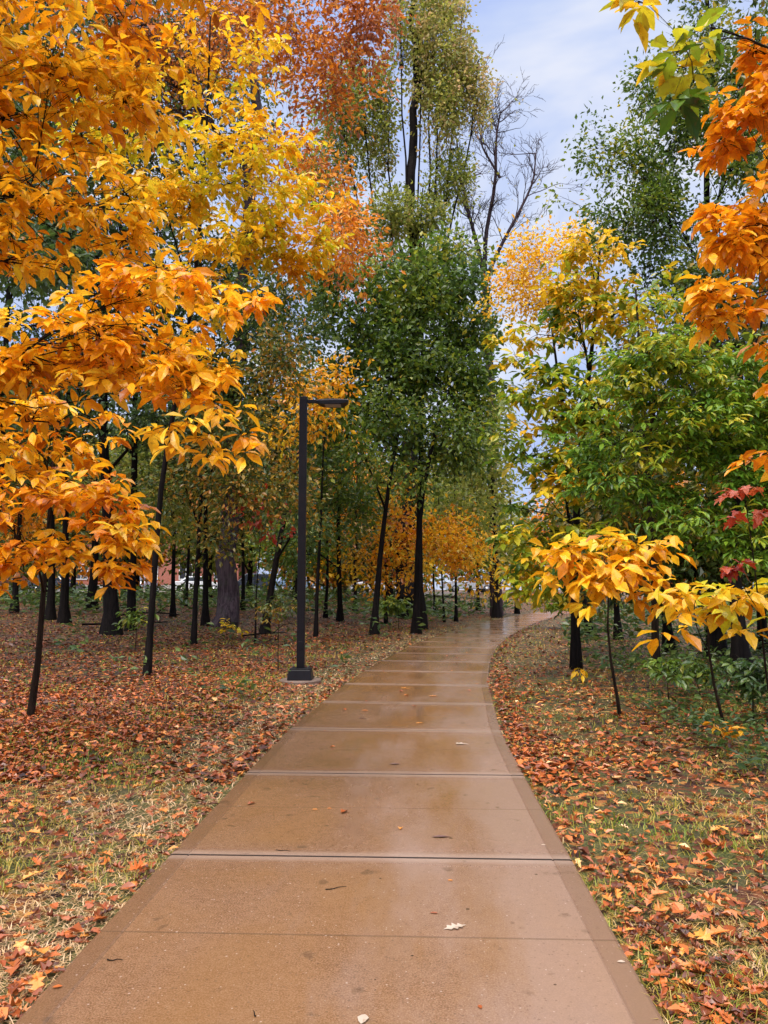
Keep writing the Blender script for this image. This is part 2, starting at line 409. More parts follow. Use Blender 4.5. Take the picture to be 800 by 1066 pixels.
def leafcells(scale, seed):
    mp = t.n('ShaderNodeMapping'); mp.inputs['Location'].default_value = (seed, seed * 2, 0); t.l(v, mp.inputs['Vector'])
    wv = t.n('ShaderNodeVectorMath', operation='ADD')
    nn = t.n('ShaderNodeTexNoise'); nn.inputs['Scale'].default_value = 9; t.l(mp.outputs[0], nn.inputs['Vector'])
    sc_ = t.n('ShaderNodeVectorMath', operation='SCALE'); sc_.inputs['Scale'].default_value = .08; t.l(nn.outputs['Color'], sc_.inputs[0])
    t.l(mp.outputs[0], wv.inputs[0]); t.l(sc_.outputs[0], wv.inputs[1])
    vo = t.n('ShaderNodeTexVoronoi'); vo.inputs['Scale'].default_value = scale; t.l(wv.outputs[0], vo.inputs['Vector'])
    s2 = t.n('ShaderNodeSeparateColor'); t.l(vo.outputs['Color'], s2.inputs[0])
    return s2, vo.outputs['Distance']
ca, da = leafcells(13, 3.1)
leafc = t.ramp(ca.outputs[0], [(0, (.02, .008, .004)), (.35, (.06, .018, .007)), (.62, (.15, .04, .010)), (.8, (.28, .085, .018)), (.93, (.40, .16, .03)), (1, (.50, .28, .09))])
soil = t.ramp(n_fine, [(.3, (.018, .011, .007)), (.7, (.06, .035, .02))])
grassc = t.ramp(n_fine, [(.3, (.015, .028, .005)), (.55, (.055, .07, .01)), (.75, (.16, .13, .035))])
under = t.mix(t.ramp(t.noise(v, 1.3, 5), [(.45, (0, 0, 0)), (.58, (1, 1, 1))]), soil, grassc)
vg = t.n('ShaderNodeAttribute', attribute_name='tint').outputs['Fac']
lawn = t.ramp(n_fine, [(.32, (.02, .028, .005)), (.5, (.09, .09, .014)), (.70, (.28, .20, .06))])
under = t.mix(vg, under, lawn)
mask = t.math('GREATER_THAN', t.math('SUBTRACT', t.math('ADD', ca.outputs[1], t.math('MULTIPLY', t.math('SUBTRACT', n_big, .5), .9)), t.math('MULTIPLY', vg, .30)), .42)
col = t.mix(mask, under, leafc)
col = t.mix(.0, col, (0, 0, 0))
nrm = t.bump(t.math('ADD', t.math('MULTIPLY', ca.outputs[2], .6), n_fine), .8, .03)
t.principled(col, .6, nrm, .35)
tag(mb.build('ground', t.m, smooth=True), kind='structure')

# ---- path: tooled concrete slabs on a darker bed, wet
HW = 1.2
arc = np.concatenate([[0], np.cumsum(np.hypot(np.diff(CX), np.diff(CY)))])
s0 = np.interp(4.74, CY, arc)
def path_pt(s, u):
    x = np.interp(s, arc, CX); y = np.interp(s, arc, CY)
    ds = .05
    tx = np.interp(s + ds, arc, CX) - np.interp(s - ds, arc, CX); ty = np.interp(s + ds, arc, CY) - np.interp(s - ds, arc, CY)
    l = np.hypot(tx, ty); return x + u * ty / l, y - u * tx / l
mb = MB(); UVs = []
us = np.array([-HW - .004, -HW, -HW + .006, -HW + .02, -1.09, -1.082, -1.074, 0, 1.074, 1.082, 1.09, HW - .02, HW - .006, HW, HW + .004])
uz = np.array([-.12, -.02, -.005, 0, 0, -.004, 0, 0, 0, -.004, 0, 0, -.005, -.02, -.12]) + .016
for k in range(-4, 46):
    a = s0 + k * 2.07; b = a + 2.07
    mid = (a + b) / 2
    st = [a + .002, a + .003, a + .006, a + .012] + list(np.linspace(a + .3, mid - .3, 3)) + [mid - .012, mid, mid + .012] + list(np.linspace(mid + .3, b - .3, 3)) + [b - .012, b - .006, b - .003, b - .002]
    sz = [-.06, -.0012, -.0003, 0, 0, 0, 0, 0, -.001, 0, 0, 0, 0, 0, -.0003, -.0012, -.06]
    tilt = rng.normal(0, .0012, 2)
    V = []; 
    for s_, z_ in zip(st, sz):
        x, y = path_pt(s_, us)
        V.append(np.stack([x, y, uz + z_ + tilt[0] * us + tilt[1] * (s_ - mid)], -1)); UVs.append(np.stack([us, np.full(len(us), s_)], -1))
    m_, n_ = len(st), len(us)
    i = np.arange(m_ - 1)[:, None] * n_; j = np.arange(n_ - 1)[None]
    mb.add(np.array(V).reshape(-1, 3), np.stack([i + j, i + j + 1, i + n_ + j + 1, i + n_ + j], -1).reshape(-1, 4))
t = NT('wet_concrete'); v = t.obj()
uvn = t.n('ShaderNodeUVMap').outputs['UV']; sx = t.n('ShaderNodeSeparateXYZ'); t.l(uvn, sx.inputs[0])
grain = t.noise(v, 330, 3, .7); grit = t.noise(v, 130, 5, .75); blot = t.noise(v, 1.6, 5, .6, .3)
pud = t.noise(t.mapping(uvn, (1.0, .42, 1)), 1.35, 5, .55, .5)
base = t.ramp(blot, [(.3, (.15, .068, .030)), (.5, (.20, .096, .046)), (.7, (.25, .13, .07))])
coarse = t.noise(v, 26, 5, .7)
base = t.mix(.35, base, t.ramp(coarse, [(.35, (.09, .04, .018)), (.65, (.36, .21, .12))]))
base = t.mix(.5, base, t.ramp(grit, [(.41, (.10, .045, .02)), (.5, (.20, .10, .052)), (.60, (.36, .22, .14))]))
speck = t.ramp(grain, [(.32, (.45, .45, .45)), (.42, (1, 1, 1)), (.60, (1, 1, 1)), (.70, (1.9, 1.8, 1.75))])
base = t.mix(.8, base, speck, 'MULTIPLY')
wet = t.ramp(pud, [(.30, (0, 0, 0)), (.66, (1, 1, 1))])
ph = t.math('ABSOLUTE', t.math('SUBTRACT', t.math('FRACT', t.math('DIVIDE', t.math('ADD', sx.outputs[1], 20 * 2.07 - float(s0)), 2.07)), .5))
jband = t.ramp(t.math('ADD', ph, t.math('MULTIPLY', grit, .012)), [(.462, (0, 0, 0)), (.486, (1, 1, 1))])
wet = t.math('MULTIPLY', wet, t.ramp(ph, [(.36, (1, 1, 1)), (.47, (0, 0, 0))]))
base = t.mix(t.math('MULTIPLY', wet, .5), base, (.22, .105, .03))  # golden tint in wet areas: reflected autumn trees painted into the colour
gsel = t.math('ADD', t.noise(t.mapping(uvn, (1.0, .25, 1)), 1.3, 5, .6), t.math('MULTIPLY', sx.outputs[0], .17))
base = t.mix(t.math('MULTIPLY', t.ramp(gsel, [(.47, (0, 0, 0)), (.66, (1, 1, 1))]), .55), base, (.30, .20, .155))  # greyer towards the right side: sky sheen painted into the concrete
# tooled border strip and dark stains
edge = t.math('GREATER_THAN', t.math('ABSOLUTE', sx.outputs[0]), 1.082)
base = t.mix(t.math('MULTIPLY', edge, .4), base, (.12, .06, .03))
base = t.mix(t.math('MULTIPLY', jband, .3), base, (.42, .31, .24))  # paler, drier joint edges with the sky reflection painted into their colour
base = t.mix(t.math('GREATER_THAN', ph, .4955), base, (.035, .02, .014))
base = t.mix(t.math('MULTIPLY', t.math('LESS_THAN', ph, .004), .5), base, (.10, .055, .03))
ag = t.n('ShaderNodeTexVoronoi'); ag.inputs['Scale'].default_value = 75; t.l(v, ag.inputs['Vector'])
asep = t.n('ShaderNodeSeparateColor'); t.l(ag.outputs['Color'], asep.inputs[0])
dots = t.math('MULTIPLY', t.math('LESS_THAN', ag.outputs['Distance'], t.math('MULTIPLY', asep.outputs[1], .45)), t.math('GREATER_THAN', asep.outputs[0], .72))
base = t.mix(t.math('MULTIPLY', dots, .33), base, t.ramp(asep.outputs[2], [(.0, (.06, .035, .02)), (.45, (.10, .06, .04)), (.5, (.45, .33, .25)), (1, (.62, .5, .42))]))
deb = t.n('ShaderNodeTexVoronoi'); deb.inputs['Scale'].default_value = 7; t.l(v, deb.inputs['Vector'])
dsep = t.n('ShaderNodeSeparateColor'); t.l(deb.outputs['Color'], dsep.inputs[0])
dth = t.math('MULTIPLY', t.math('POWER', dsep.outputs[0], 3), .11)
base = t.mix(t.math('MULTIPLY', t.math('LESS_THAN', t.math('ADD', deb.outputs['Distance'], t.math('MULTIPLY', grain, .03)), dth), .8), base, (.05, .025, .015))
stain = t.noise(v, 7, 3, .5)
base = t.mix(t.math('MULTIPLY', t.ramp(stain, [(.66, (0, 0, 0)), (.72, (1, 1, 1))]), .5), base, (.08, .045, .025))
rough = t.mix(wet, (.27, .27, .27), (.04, .04, .04))
rough = t.mix(t.math('MULTIPLY', grit, .2), rough, (.5, .5, .5))
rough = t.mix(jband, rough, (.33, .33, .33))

bm = t.math('ADD', t.math('MULTIPLY', grain, .5), grit)
bmul = t.n('ShaderNodeBump'); bmul.inputs['Distance'].default_value = .003; t.l(bm, bmul.inputs['Height'])
t.l(t.math('SUBTRACT', .6, t.math('MULTIPLY', wet, .575)), bmul.inputs['Strength'])
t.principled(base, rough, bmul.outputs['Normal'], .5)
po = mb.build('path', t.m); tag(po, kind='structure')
uvl = po.data.uv_layers.new(name='UVMap')
UVa = np.concatenate(UVs); li = np.zeros(len(po.data.loops), np.int32); po.data.loops.foreach_get('vertex_index', li)
uvl.data.foreach_set('uv', UVa[li].astype(np.float32).ravel())
mb = MB(); st = np.linspace(arc[0] + .1, arc[-1] - 1, 500); V = []
for s_ in st:
    x, y = path_pt(s_, np.array([-HW + .01, HW - .01])); V.append(np.stack([x, y, np.full(2, -.012)], -1))
i = np.arange(499)[:, None] * 2
mb.add(np.array(V).reshape(-1, 3), np.hstack([i, i + 1, i + 3, i + 2]))
tag(mb.build('path_bed', plain('joint_dirt', (.05, .03, .02))), kind='structure')

# ---- car park at the far side of the wood, on the raised ground
pz = 1.1
t = NT('wet_parking'); v = t.obj()
t.principled(t.ramp(t.noise(v, 1.5, 5), [(.3, (.32, .31, .32)), (.7, (.46, .45, .45))]), .3, t.bump(t.noise(v, 40, 3), .2, .01), .5)
mb = MB(); mb.box((-32, 72, pz + .06), (76, 16, .2)); tag(mb.build('parking_lot', t.m, bevel=.02), kind='structure')
mb = MB(); mb.box((-32, 63.9, pz + .1), (76, .18, .26)); tag(mb.build('parking_kerb', plain('kerb', (.55, .52, .48))), kind='structure')
mb = MB()
for k in range(24): mb.box((-66 + k * 2.9, 68.5, pz + .166), (.1, 4.6, .006))
tag(mb.build('parking_markings', plain('white_line', (.75, .75, .75))), kind='structure')

# ================================================================== TREES
def R_(x, y): return np.array((x, y, float(height(x, y))))
# --- near left hickory, trunk just outside the frame
b = R_(-4.7, 5.6)
tree('hickory_tree', 'big hickory overhanging the left edge with large bright golden leaflets, nearest on the left', 'tree', b,
     [b + (.1, .1, 2.5), b + (.3, -.1, 5), b + (.5, 0, 8.5)], .15,
     [LB(55, 60, 5.2, 120, 95, 2.4, .55), LB(-60, 190, 5.3, 110, 110, 2.2, .5), LB(60, 215, 5.4, 110, 75, 1.8, .62), LB(150, 110, 5.8, 75, 60, .9, .75),
      LB(60, 345, 4.9, 120, 70, 2.8, .5), LB(165, 305, 4.8, 90, 38, 2.4, .48), LB(160, 385, 4.8, 85, 42, 2.4, .45), LB(205, 440, 4.6, 50, 34, 1.8, .5), LB(262, 462, 4.6, 22, 18, 1.8, .45),
      LB(245, 310, 5.0, 50, 24, 1.6, .45),
      LB(-40, 420, 5.0, 90, 60, 2.2, .5), LB(20, -60, 5.4, 160, 80, 2.2, .5), LB(190, -60, 6, 100, 70, 2, .6)], BIG, 'gold', seed=21)
b = R_(-4.25, 9.4)
tree('hickory_sapling', 'leaning thin sapling at the left edge with golden leaves hanging above the leaf litter', 'tree', b,
     [b + (.18, .0, 1.0), P(46, 580, 9.3), P(62, 440, 9.0), P(70, 330, 9.0)], .045,
     [LB(45, 480, 8.2, 75, 45, 1.69, .35), LB(95, 535, 7.8, 58, 40, 2.34, .4), LB(15, 560, 7.8, 42, 32, 1.69, .3), LB(110, 590, 7.6, 34, 20, 1.56, .3), LB(60, 440, 8.2, 80, 40, 1.6, .5), LB(130, 560, 7.8, 34, 34, 1.6, .5), LB(75, 575, 7.9, 50, 30, 1.8, .45), LB(25, 600, 7.9, 30, 22, 1.2, .3), LB(-60, 500, 8, 60, 60, 1.95, .4)],
     dict(BIG, L=.19, W=.088, nodesize=.6), 'gold', barkm='bark_thin', seed=22, flare=1.2)
b = G(158, 14.0)
tree('yellow_leaf_tree', 'slender dark trunk with small bright yellow leaves, left of the lamp post', 'tree', b,
     [P(160, 620, 14), P(166, 500, 14), P(200, 330, 13.5), P(215, 170, 13), P(220, 20, 13)], .065,
     [LB(235, 175, 12, 95, 62, 2.0, .8), LB(285, 235, 12, 70, 50, 2.2, .78), LB(225, 275, 12, 75, 45, 2.0, .7), LB(165, 200, 12, 60, 45, 1.5, .7), LB(300, 275, 12.3, 40, 30, 1.6, .3),
      LB(210, 365, 12, 40, 40, 1.8, .8), LB(120, 130, 12, 60, 60, 1.2, .8), LB(230, 70, 13, 70, 60, .9, .45)],
     dict(BIG, L=.19, W=.085, nodesize=.9), 'yellow', seed=23)
b = G(236, 28.5)
tree('oak_tree', 'thick grey ridged trunk flaring at its foot, rusty orange leaves high above it', 'tree', b,
     [P(238, 600, 28.5), P(242, 480, 28), P(252, 300, 27), P(262, 140, 26), P(266, 40, 26), P(280, -120, 26)], .37,
     [LB(310, 40, 20, 75, 60, 1.89, .4), LB(380, 25, 20, 38, 55, 1.89, .15), LB(350, 90, 20, 60, 40, 1.29, .3), LB(240, 30, 22, 60, 60, 1.20, .5), LB(350, 235, 19, 48, 45, 1.62, .7),
      LB(310, 170, 20, 60, 45, 1.12, .5), LB(370, 280, 20, 35, 30, 1.20, .6), LB(330, -60, 21, 90, 60, 1.72, .4), LB(150, 60, 24, 80, 80, 1.29, .5)],
     dict(L=.19, W=.095, tvar=.22, mode='random', tpl=T_QUAD, per=9, spread=.2, nodes=26, nodesize=.9, clump=.2), 'rust', barkm='bark_grey', sides=22, ridge=.045, seed=24, flare=1.45)
# --- tall central tree, many upswept limbs
b = G(425, 40)
LT = dict(L=.27, W=.15, mode='random', tpl=T_QUAD, per=12, spread=.42, nodes=26, nodesize=1.6, clump=.22)
tree('tall_green_tree', 'tallest tree behind the path, thick dark trunk and upswept limbs with thin olive leaves', 'tree', b,
     [P(425, 560, 40), P(427, 430, 40), P(430, 330, 40), P(428, 230, 40), P(432, 100, 40), P(436, -20, 40)], .56,
     [LB(350, 130, 39, 20, 75, 2.16, .45), LB(330, 190, 38, 20, 50, 1.86, .4), LB(372, 110, 40, 16, 80, 2.01, .5), LB(398, 120, 41, 14, 80, 2.16, .55), LB(440, 60, 40, 17, 85, 2.44, .75), LB(462, 85, 39, 16, 80, 2.74, .7),
      LB(482, 70, 40, 15, 70, 2.59, .85), LB(500, 100, 40, 12, 45, 2.01, .9), LB(470, 190, 40, 24, 40, 2.16, .5), LB(405, 230, 38, 30, 40, 2.59, .45), LB(360, 230, 38, 26, 34, 2.16, .4), LB(440, 225, 39, 34, 34, 2.30, .4),
      LB(415, 20, 40, 16, 60, 1.44, .7), LB(455, -10, 40, 30, 50, 2.01, .85), LB(435, 285, 38, 50, 26, 2.59, .3), LB(350, 290, 38, 36, 30, 1.72, .4)],
     dict(LT, L=.25, W=.15, upsweep=15, clump=.17, spread=.26, nodesize=.8, tvar=.2), 'olive', sides=14, ridge=.03, seed=25, flare=1.3)
b = G(440, 31)
tree('green_maple', 'broad deep green crown in the middle of the photo, above the two leaning saplings', 'tree', b,
     [P(440, 560, 31), P(444, 430, 31), P(440, 330, 31), P(445, 260, 31)], .16,
     [LB(440, 300, 30, 75, 45, 4.00, .5), LB(380, 345, 30, 55, 50, 3.75, .35), LB(485, 335, 30, 40, 50, 3.75, .4), LB(430, 385, 29, 80, 50, 4.00, .3), LB(490, 410, 29, 35, 50, 3.12, .35),
      LB(350, 300, 30, 30, 35, 2.50, .45), LB(475, 265, 31, 32, 22, 2.50, .6), LB(370, 440, 30, 60, 40, 3.25, .3), LB(460, 470, 30, 50, 35, 2.50, .35)],
     dict(LT, L=.26, W=.16, per=11, spread=.24, nodesize=.95, clump=.17, tvar=.26), 'green', seed=26)
# --- bare tree in the sky gap
root = b = G(516, 46)
e = empty('bare_tree', b); tag(e, 'leafless tree with pinkish grey branches forking against the open sky', 'tree')
tb = MB(); rng = np.random.default_rng(8)
tb.tube(np.array([b - (0, 0, .2)] + TP((514, 560, 46), (512, 420, 46), (505, 290, 46))), [.42, .3, .26, .2], 8)
def fork(p0, d, L, r, lev):
    n = 5; pts = [p0]; q = p0.copy(); dd = d.copy()
    for _ in range(n):
        dd = nz(dd + rng.normal(0, .13, 3) + np.array((0, 0, .05))); q = q + dd * L / n; pts.append(q.copy())
    tb.tube(np.array(pts), np.linspace(r, r * .5, n + 1) * 1.15, 5 if lev < 2 else 3)
    if lev >= 4: return
    for i in (1, 2, 3, 4, 5):
        if i < 5 and rng.random() < (.3 if lev < 3 else .45): continue
        sd = nz(np.cross(dd, rng.normal(0, 1, 3)))
        fork(pts[i], nz(dd * .8 + sd * rng.uniform(.4, .85)), L * rng.uniform(.42, .66), max(r * .5 * (1 - i * .05), .012), lev + 1)
def limb2(plist, r):
    pts = np.array(TP(*plist)); s = np.linspace(0, 1, len(pts)); ss = np.linspace(0, 1, 12)
    q = np.stack([np.interp(ss, s, pts[:, i]) for i in range(3)], 1); q[1:-1] = (q[:-2] + q[1:-1] * 2 + q[2:]) / 4
    tb.tube(q, np.linspace(r, r * .3, 12) * 1.1, 6)
    for i in range(2, 12):
        sd = rng.normal(0, 1, 3); sd[1] *= .7; dd = nz(q[i] - q[i - 1])
        fork(q[i], nz(dd + sd * .55), rng.uniform(1.3, 2.6), r * .26, 1)
        if i > 7: fork(q[i], nz(dd - sd * .5), rng.uniform(1.0, 2.0), r * .22, 3)
limb2([(505, 290, 46), (497, 255, 46), (485, 210, 46), (478, 165, 46)], .15)
limb2([(505, 290, 46), (505, 245, 46), (517, 190, 46), (516, 145, 46), (521, 118, 46)], .14)
limb2([(507, 288, 46), (522, 255, 46), (540, 222, 46), (556, 190, 46), (558, 160, 46)], .12)
limb2([(500, 262, 46), (485, 215, 45), (475, 200, 45)], .08)
limb2([(521, 185, 46), (500, 150, 46), (505, 110, 46)], .08)
tb.build('trunk', M['bark_bare'], e, smooth=True, origin=b)
cb = MB(); cen = np.array([P(rng.uniform(480, 545), rng.uniform(70, 290), rng.uniform(44, 47)) for _ in range(45)])
clusters_to_leaves(cb, cen, nz(rng.normal(0, 1, (45, 3))), np.full(45, .8), .2, .12, 'random', T_QUAD, 4, .3)
cb.build('crown', M['olive'], e, origin=b)
# --- right side, far to near
b = G(738, 21)
tree('tall_oak', 'tall dark green tree on the right rising behind the yellow green saplings into the sky', 'tree', b,
     [P(738, 600, 21), P(738, 400, 21), P(736, 250, 21), P(737, 120, 21), P(735, -60, 21)], .17,
     [LB(700, 150, 20, 48, 60, 2.13, .5), LB(655, 175, 20, 42, 45, 1.34, .55), LB(680, 100, 21, 28, 45, 1.57, .6), LB(620, 150, 20, 24, 24, 1.01, .4), LB(690, 230, 20, 60, 50, 2.46, .4), LB(640, 245, 20, 40, 30, 1.68, .45),
      LB(740, 60, 20, 50, 60, 1.46, .7), LB(770, 160, 20, 45, 60, 2.24, .4), LB(800, 80, 20, 60, 80, 2.24, .4), LB(720, 300, 20, 60, 40, 2.46, .4), LB(583, 205, 20, 20, 10, 0.78, .5), LB(730, -40, 20, 60, 50, 1.68, .6)],
     dict(L=.16, W=.085, mode='random', tpl=T_QUAD, per=10, spread=.2, nodes=20, nodesize=.85, clump=.18, tvar=.2), 'green', seed=27)
b = G(560, 26)
b = R_(6.9, 26)
tree('orange_maple', 'airy pale orange tree beside the sky gap, behind the yellow green crown', 'tree', b,
     [P(600, 560, 26), P(585, 420, 26), P(570, 300, 26)], .12,
     [LB(560, 270, 25, 42, 32, 1.6, .75), LB(600, 255, 25, 38, 30, 1.5, .8), LB(545, 320, 25, 34, 30, 1.3, .85), LB(590, 320, 25, 40, 40, 1.6, .8), LB(530, 290, 25, 18, 28, 1, .7)],
     dict(L=.17, W=.095, mode='random', tpl=T_QUAD, per=9, spread=.2, nodes=16, nodesize=.8, clump=.22), 'gold', seed=28)
b = G(596, 15.2)
tree('yellow_green_tree', 'dark straight trunk at the bend of the path carrying yellow green leaves', 'tree', b,
     [P(598, 600, 15.2), P(602, 480, 15), P(618, 360, 14.5), P(625, 260, 14.5)], .10,
     [LB(615, 270, 14, 46, 30, 1.6, 1.0), LB(655, 315, 14, 60, 40, 1.8, .8), LB(600, 330, 14, 42, 40, 1.5, .7), LB(575, 400, 13.5, 45, 40, 1.9, .5), LB(560, 470, 13.5, 38, 34, 1.3, .45),
      LB(620, 420, 13.5, 60, 45, 2.2, .45), LB(590, 500, 13.5, 55, 40, 1.8, .65), LB(560, 560, 13.5, 36, 30, 2.0, .65), LB(570, 595, 13, 34, 22, 2.2, .35), LB(540, 585, 13.5, 22, 22, 1.4, .6), LB(535, 370, 14, 24, 16, 1.0, .75), LB(520, 345, 14, 14, 12, .8, .85), LB(533, 530, 14, 22, 22, 1, .6), LB(545, 410, 14, 30, 26, 1.5, .6), LB(535, 455, 14, 22, 22, 1.2, .45), LB(560, 350, 14, 34, 22, 1.4, .75), LB(600, 560, 13.5, 40, 26, 2.0, .5), LB(548, 602, 13.5, 28, 24, 2.0, .6), LB(590, 290, 14, 30, 26, 1.3, .9)],
     dict(BIG, L=.22, W=.105, nodesize=.75, tvar=.24), 'lime', seed=29)
b = G(678, 13.5)
tree('green_ash', 'bright green sapling with feathery leaflets filling the right side beneath the orange leaves', 'tree', b,
     [P(680, 600, 13.5), P(672, 480, 12.5), P(668, 370, 12), P(665, 300, 12)], .075,
     [LB(690, 370, 10.5, 75, 45, 2.2, .8), LB(640, 400, 10.5, 50, 38, 1.6, .7), LB(750, 400, 10.5, 65, 50, 2.2, .7), LB(700, 450, 10.5, 80, 45, 2.6, .6), LB(770, 470, 10.5, 60, 50, 2.6, .6),
      LB(660, 500, 10.5, 60, 40, 2.4, .5), LB(740, 530, 10.5, 70, 45, 2.6, .5), LB(800, 540, 10.5, 60, 60, 2.2, .6), LB(620, 470, 11, 40, 36, 1.8, .6), LB(830, 420, 10.5, 70, 70, 2, .6)],
     dict(BIG, L=.15, W=.055, per=8, nodesize=.55, tvar=.2), 'ash', barkm='bark_thin', seed=30)
b = R_(9.5, 19.5)
tree('understory_tree', 'dark leafy tree deep behind the green sapling at the right edge', 'tree', b,
     [b + (0, 0, 4), b + (-.3, 0, 8)], .13,
     [LB(720, 420, 18, 90, 80, 2.6, .4), LB(790, 330, 18, 80, 70, 2.6, .4), LB(640, 520, 17, 70, 60, 2.6, .45), LB(760, 560, 17, 90, 60, 3, .45), LB(860, 480, 17, 80, 100, 2.5, .4), LB(690, 610, 17, 60, 26, 1.8, .3), LB(640, 600, 18, 60, 26, 1.5, .4), LB(980, 200, 16, 170, 170, 1.1, .4), LB(880, -60, 14, 150, 120, 1.1, .5)],  # the two outermost overhead lobes are added to shade the ground
     dict(L=.2, W=.11, mode='random', tpl=T_QUAD, per=9, spread=.25, nodes=16, nodesize=1.2, clump=.28), 'mixed', seed=31)
b = R_(3.9, 4.9)
tree('hickory_tree', 'hickory at the upper right edge with dense glowing orange leaves hanging into the frame', 'tree', b,
     [b + (0, .1, 2.5), b + (-.1, 0, 5), b + (-.3, .2, 7.5)], .12,
     [LB(775, 130, 5.0, 38, 45, 3.0, .45), LB(815, 60, 5, 48, 55, 2.6, .4), LB(770, 240, 4.8, 48, 36, 3.0, .68), LB(765, 315, 4.7, 45, 36, 3.2, .68), LB(830, 200, 4.9, 60, 120, 2.6, .6), LB(800, 478, 4.9, 26, 16, 2.0, .5), LB(870, 350, 4.9, 60, 80, 2, .6)],
     dict(BIG, L=.13, W=.062, nodesize=.5), 'orange', seed=32)
b = R_(2.15, 2.7)
tree('young_tree', 'yellow green leaf spray on a thin dark twig at the top right corner', 'tree', b,
     [b + (0, .0, 1.5), b + (.02, 0, 2.6), P(860, 80, 2.4), P(880, -60, 2.5)], .03,
     [LB(705, 60, 2.2, 34, 34, 1.9, .62), LB(700, 105, 2.2, 22, 18, 1.2, .4), LB(740, 30, 2.3, 20, 18, 1.0, .6), LB(900, 0, 2.4, 70, 60, 1.4, .6), LB(668, 0, 2.2, 6, 8, .5, 1.0)],
     dict(BIG, L=.095, W=.042, nodesize=.14), 'lime', barkm='bark_thin', seed=33, flare=1.1)
# --- saplings with large leaves at the right of the path
b = G(641, 9.6)
tree('pawpaw_sapling', 'thin stemmed sapling topped by an umbrella of big golden yellow leaves, right of the path', 'tree', b,
     [P(636, 690, 9.6), P(630, 640, 9.3), P(634, 585, 9.0)], .025,
     [LB(635, 572, 8.2, 52, 22, 3.2, .42), LB(598, 588, 8.2, 30, 26, 2.6, .35), LB(675, 590, 8.0, 36, 26, 2.8, .4), LB(640, 606, 8.2, 56, 22, 2.6, .25), LB(695, 618, 8.2, 18, 18, 1.5, .1)],
     dict(BIG, L=.23, W=.105, nodesize=.6, per=5, tvar=.25, clump=.36), 'yellow', barkm='bark_thin', seed=34, flare=1.1)
b = G(750, 8.2)
tree('pawpaw_sapling', 'leaning thin sapling at the right edge with big yellow and green leaves fanned outward', 'tree', b,
     [P(742, 720, 8.1), P(733, 660, 7.9), P(738, 610, 7.6)], .022,
     [LB(720, 630, 6.6, 36, 20, 2.2, .70), LB(765, 632, 6.4, 38, 24, 2.4, .78), LB(790, 650, 6.5, 26, 16, 1.8, .7), LB(735, 605, 6.8, 34, 14, 1.3, .95), LB(700, 655, 6.6, 16, 12, .9, .55), LB(820, 625, 6.6, 30, 26, 1.4, .7)],
     dict(BIG, L=.20, W=.095, nodesize=.5, per=5, tvar=.25, clump=.36), 'yellow', barkm='bark_thin', seed=35, flare=1.1)
b = G(800, 6.6)
tree('maple_sapling', 'spindly sapling at the right edge with a few drooping crimson leaves', 'tree', b,
     [P(796, 700, 6.6), P(790, 600, 6.4), P(775, 510, 6.2)], .014,
     [LB(762, 512, 6.0, 9, 4, 1.3, .7), LB(764, 538, 6.0, 12, 9, 1.6, .4), LB(785, 510, 6.0, 10, 5, 1.2, .7), LB(757, 590, 6.0, 8, 6, 1.3, .5), LB(768, 590, 6, 10, 6, 1.3, .4), LB(797, 528, 6, 6, 5, 1, .6)],
     dict(BIG, L=.11, W=.085, tpl=T_MAPLE, nodesize=.12, per=4), 'red', barkm='bark_thin', seed=36, flare=1.1)
# --- seedlings
def seedling(px, Y, hpx, mat, label, L=.14, n=3, seed=1, kind='seedling', cov=1.0, rpx=20, per=5):
    b = G(px, Y); h = hpx * Y / F
    tree(kind, label, 'plant', b, [b + (rng.normal(0, .05), 0, h * .6), b + (rng.normal(0, .1), 0, h)], .012,
         [(b + (rng.normal(0, rpx * Y / F * .4), rng.normal(0, .1), h * rng.uniform(.75, 1.0)), (rpx * Y / F,) * 2 + (rpx * .5 * Y / F,), cov, rng.uniform(.3, .6)) for _ in range(n)],
         dict(BIG, L=L, W=L * .45, nodesize=.25, per=per), mat, barkm='bark_thin', seed=seed, flare=1.1)
seedling(742, 7.6, 22, 'orange', 'small seedling with orange leaves low beside the leaning sapling stem', .10, 2, 41, cov=.8, rpx=16)
seedling(690, 10.2, 45, 'green', 'low green seedling in the shade below the yellow leaves', .12, 3, 42, rpx=26)
seedling(600, 13.2, 14, 'yellow', 'tiny seedling with three yellow leaves at the foot of the dark trunk by the bend', .16, 1, 43, cov=.6, rpx=8)
seedling(145, 19.5, 40, 'green', 'bright green fern-like plant beside the black trunk on the left', .2, 3, 44, rpx=16)
seedling(292, 14.5, 75, 'mixed', 'thin brownish shrub just left of the lamp base', .10, 4, 45, kind='shrub', cov=.5, rpx=22)
seedling(415, 30, 30, 'green', 'round dark green bush at the left verge beneath the leaning sapling', .3, 4, 46, kind='bush', cov=1.8, rpx=14, per=8)
seedling(588, 31, 34, 'lime', 'yellow green bush on the right verge at the far bend', .3, 4, 50, kind='bush', cov=1.6, rpx=22, per=8)
seedling(722, 11.5, 26, 'green', 'leafy green weed patch near the dark trunks on the right', .12, 3, 47, kind='bush', cov=1.2, rpx=24)
seedling(775, 9.0, 60, 'dark', 'dark bush filling the right edge behind the leaning sapling', .13, 4, 48, kind='bush', cov=1.6, rpx=34, per=7)
seedling(240, 24, 14, 'yellow', 'low yellow seedling in front of the thick grey trunk', .2, 2, 49, cov=.7, rpx=12)
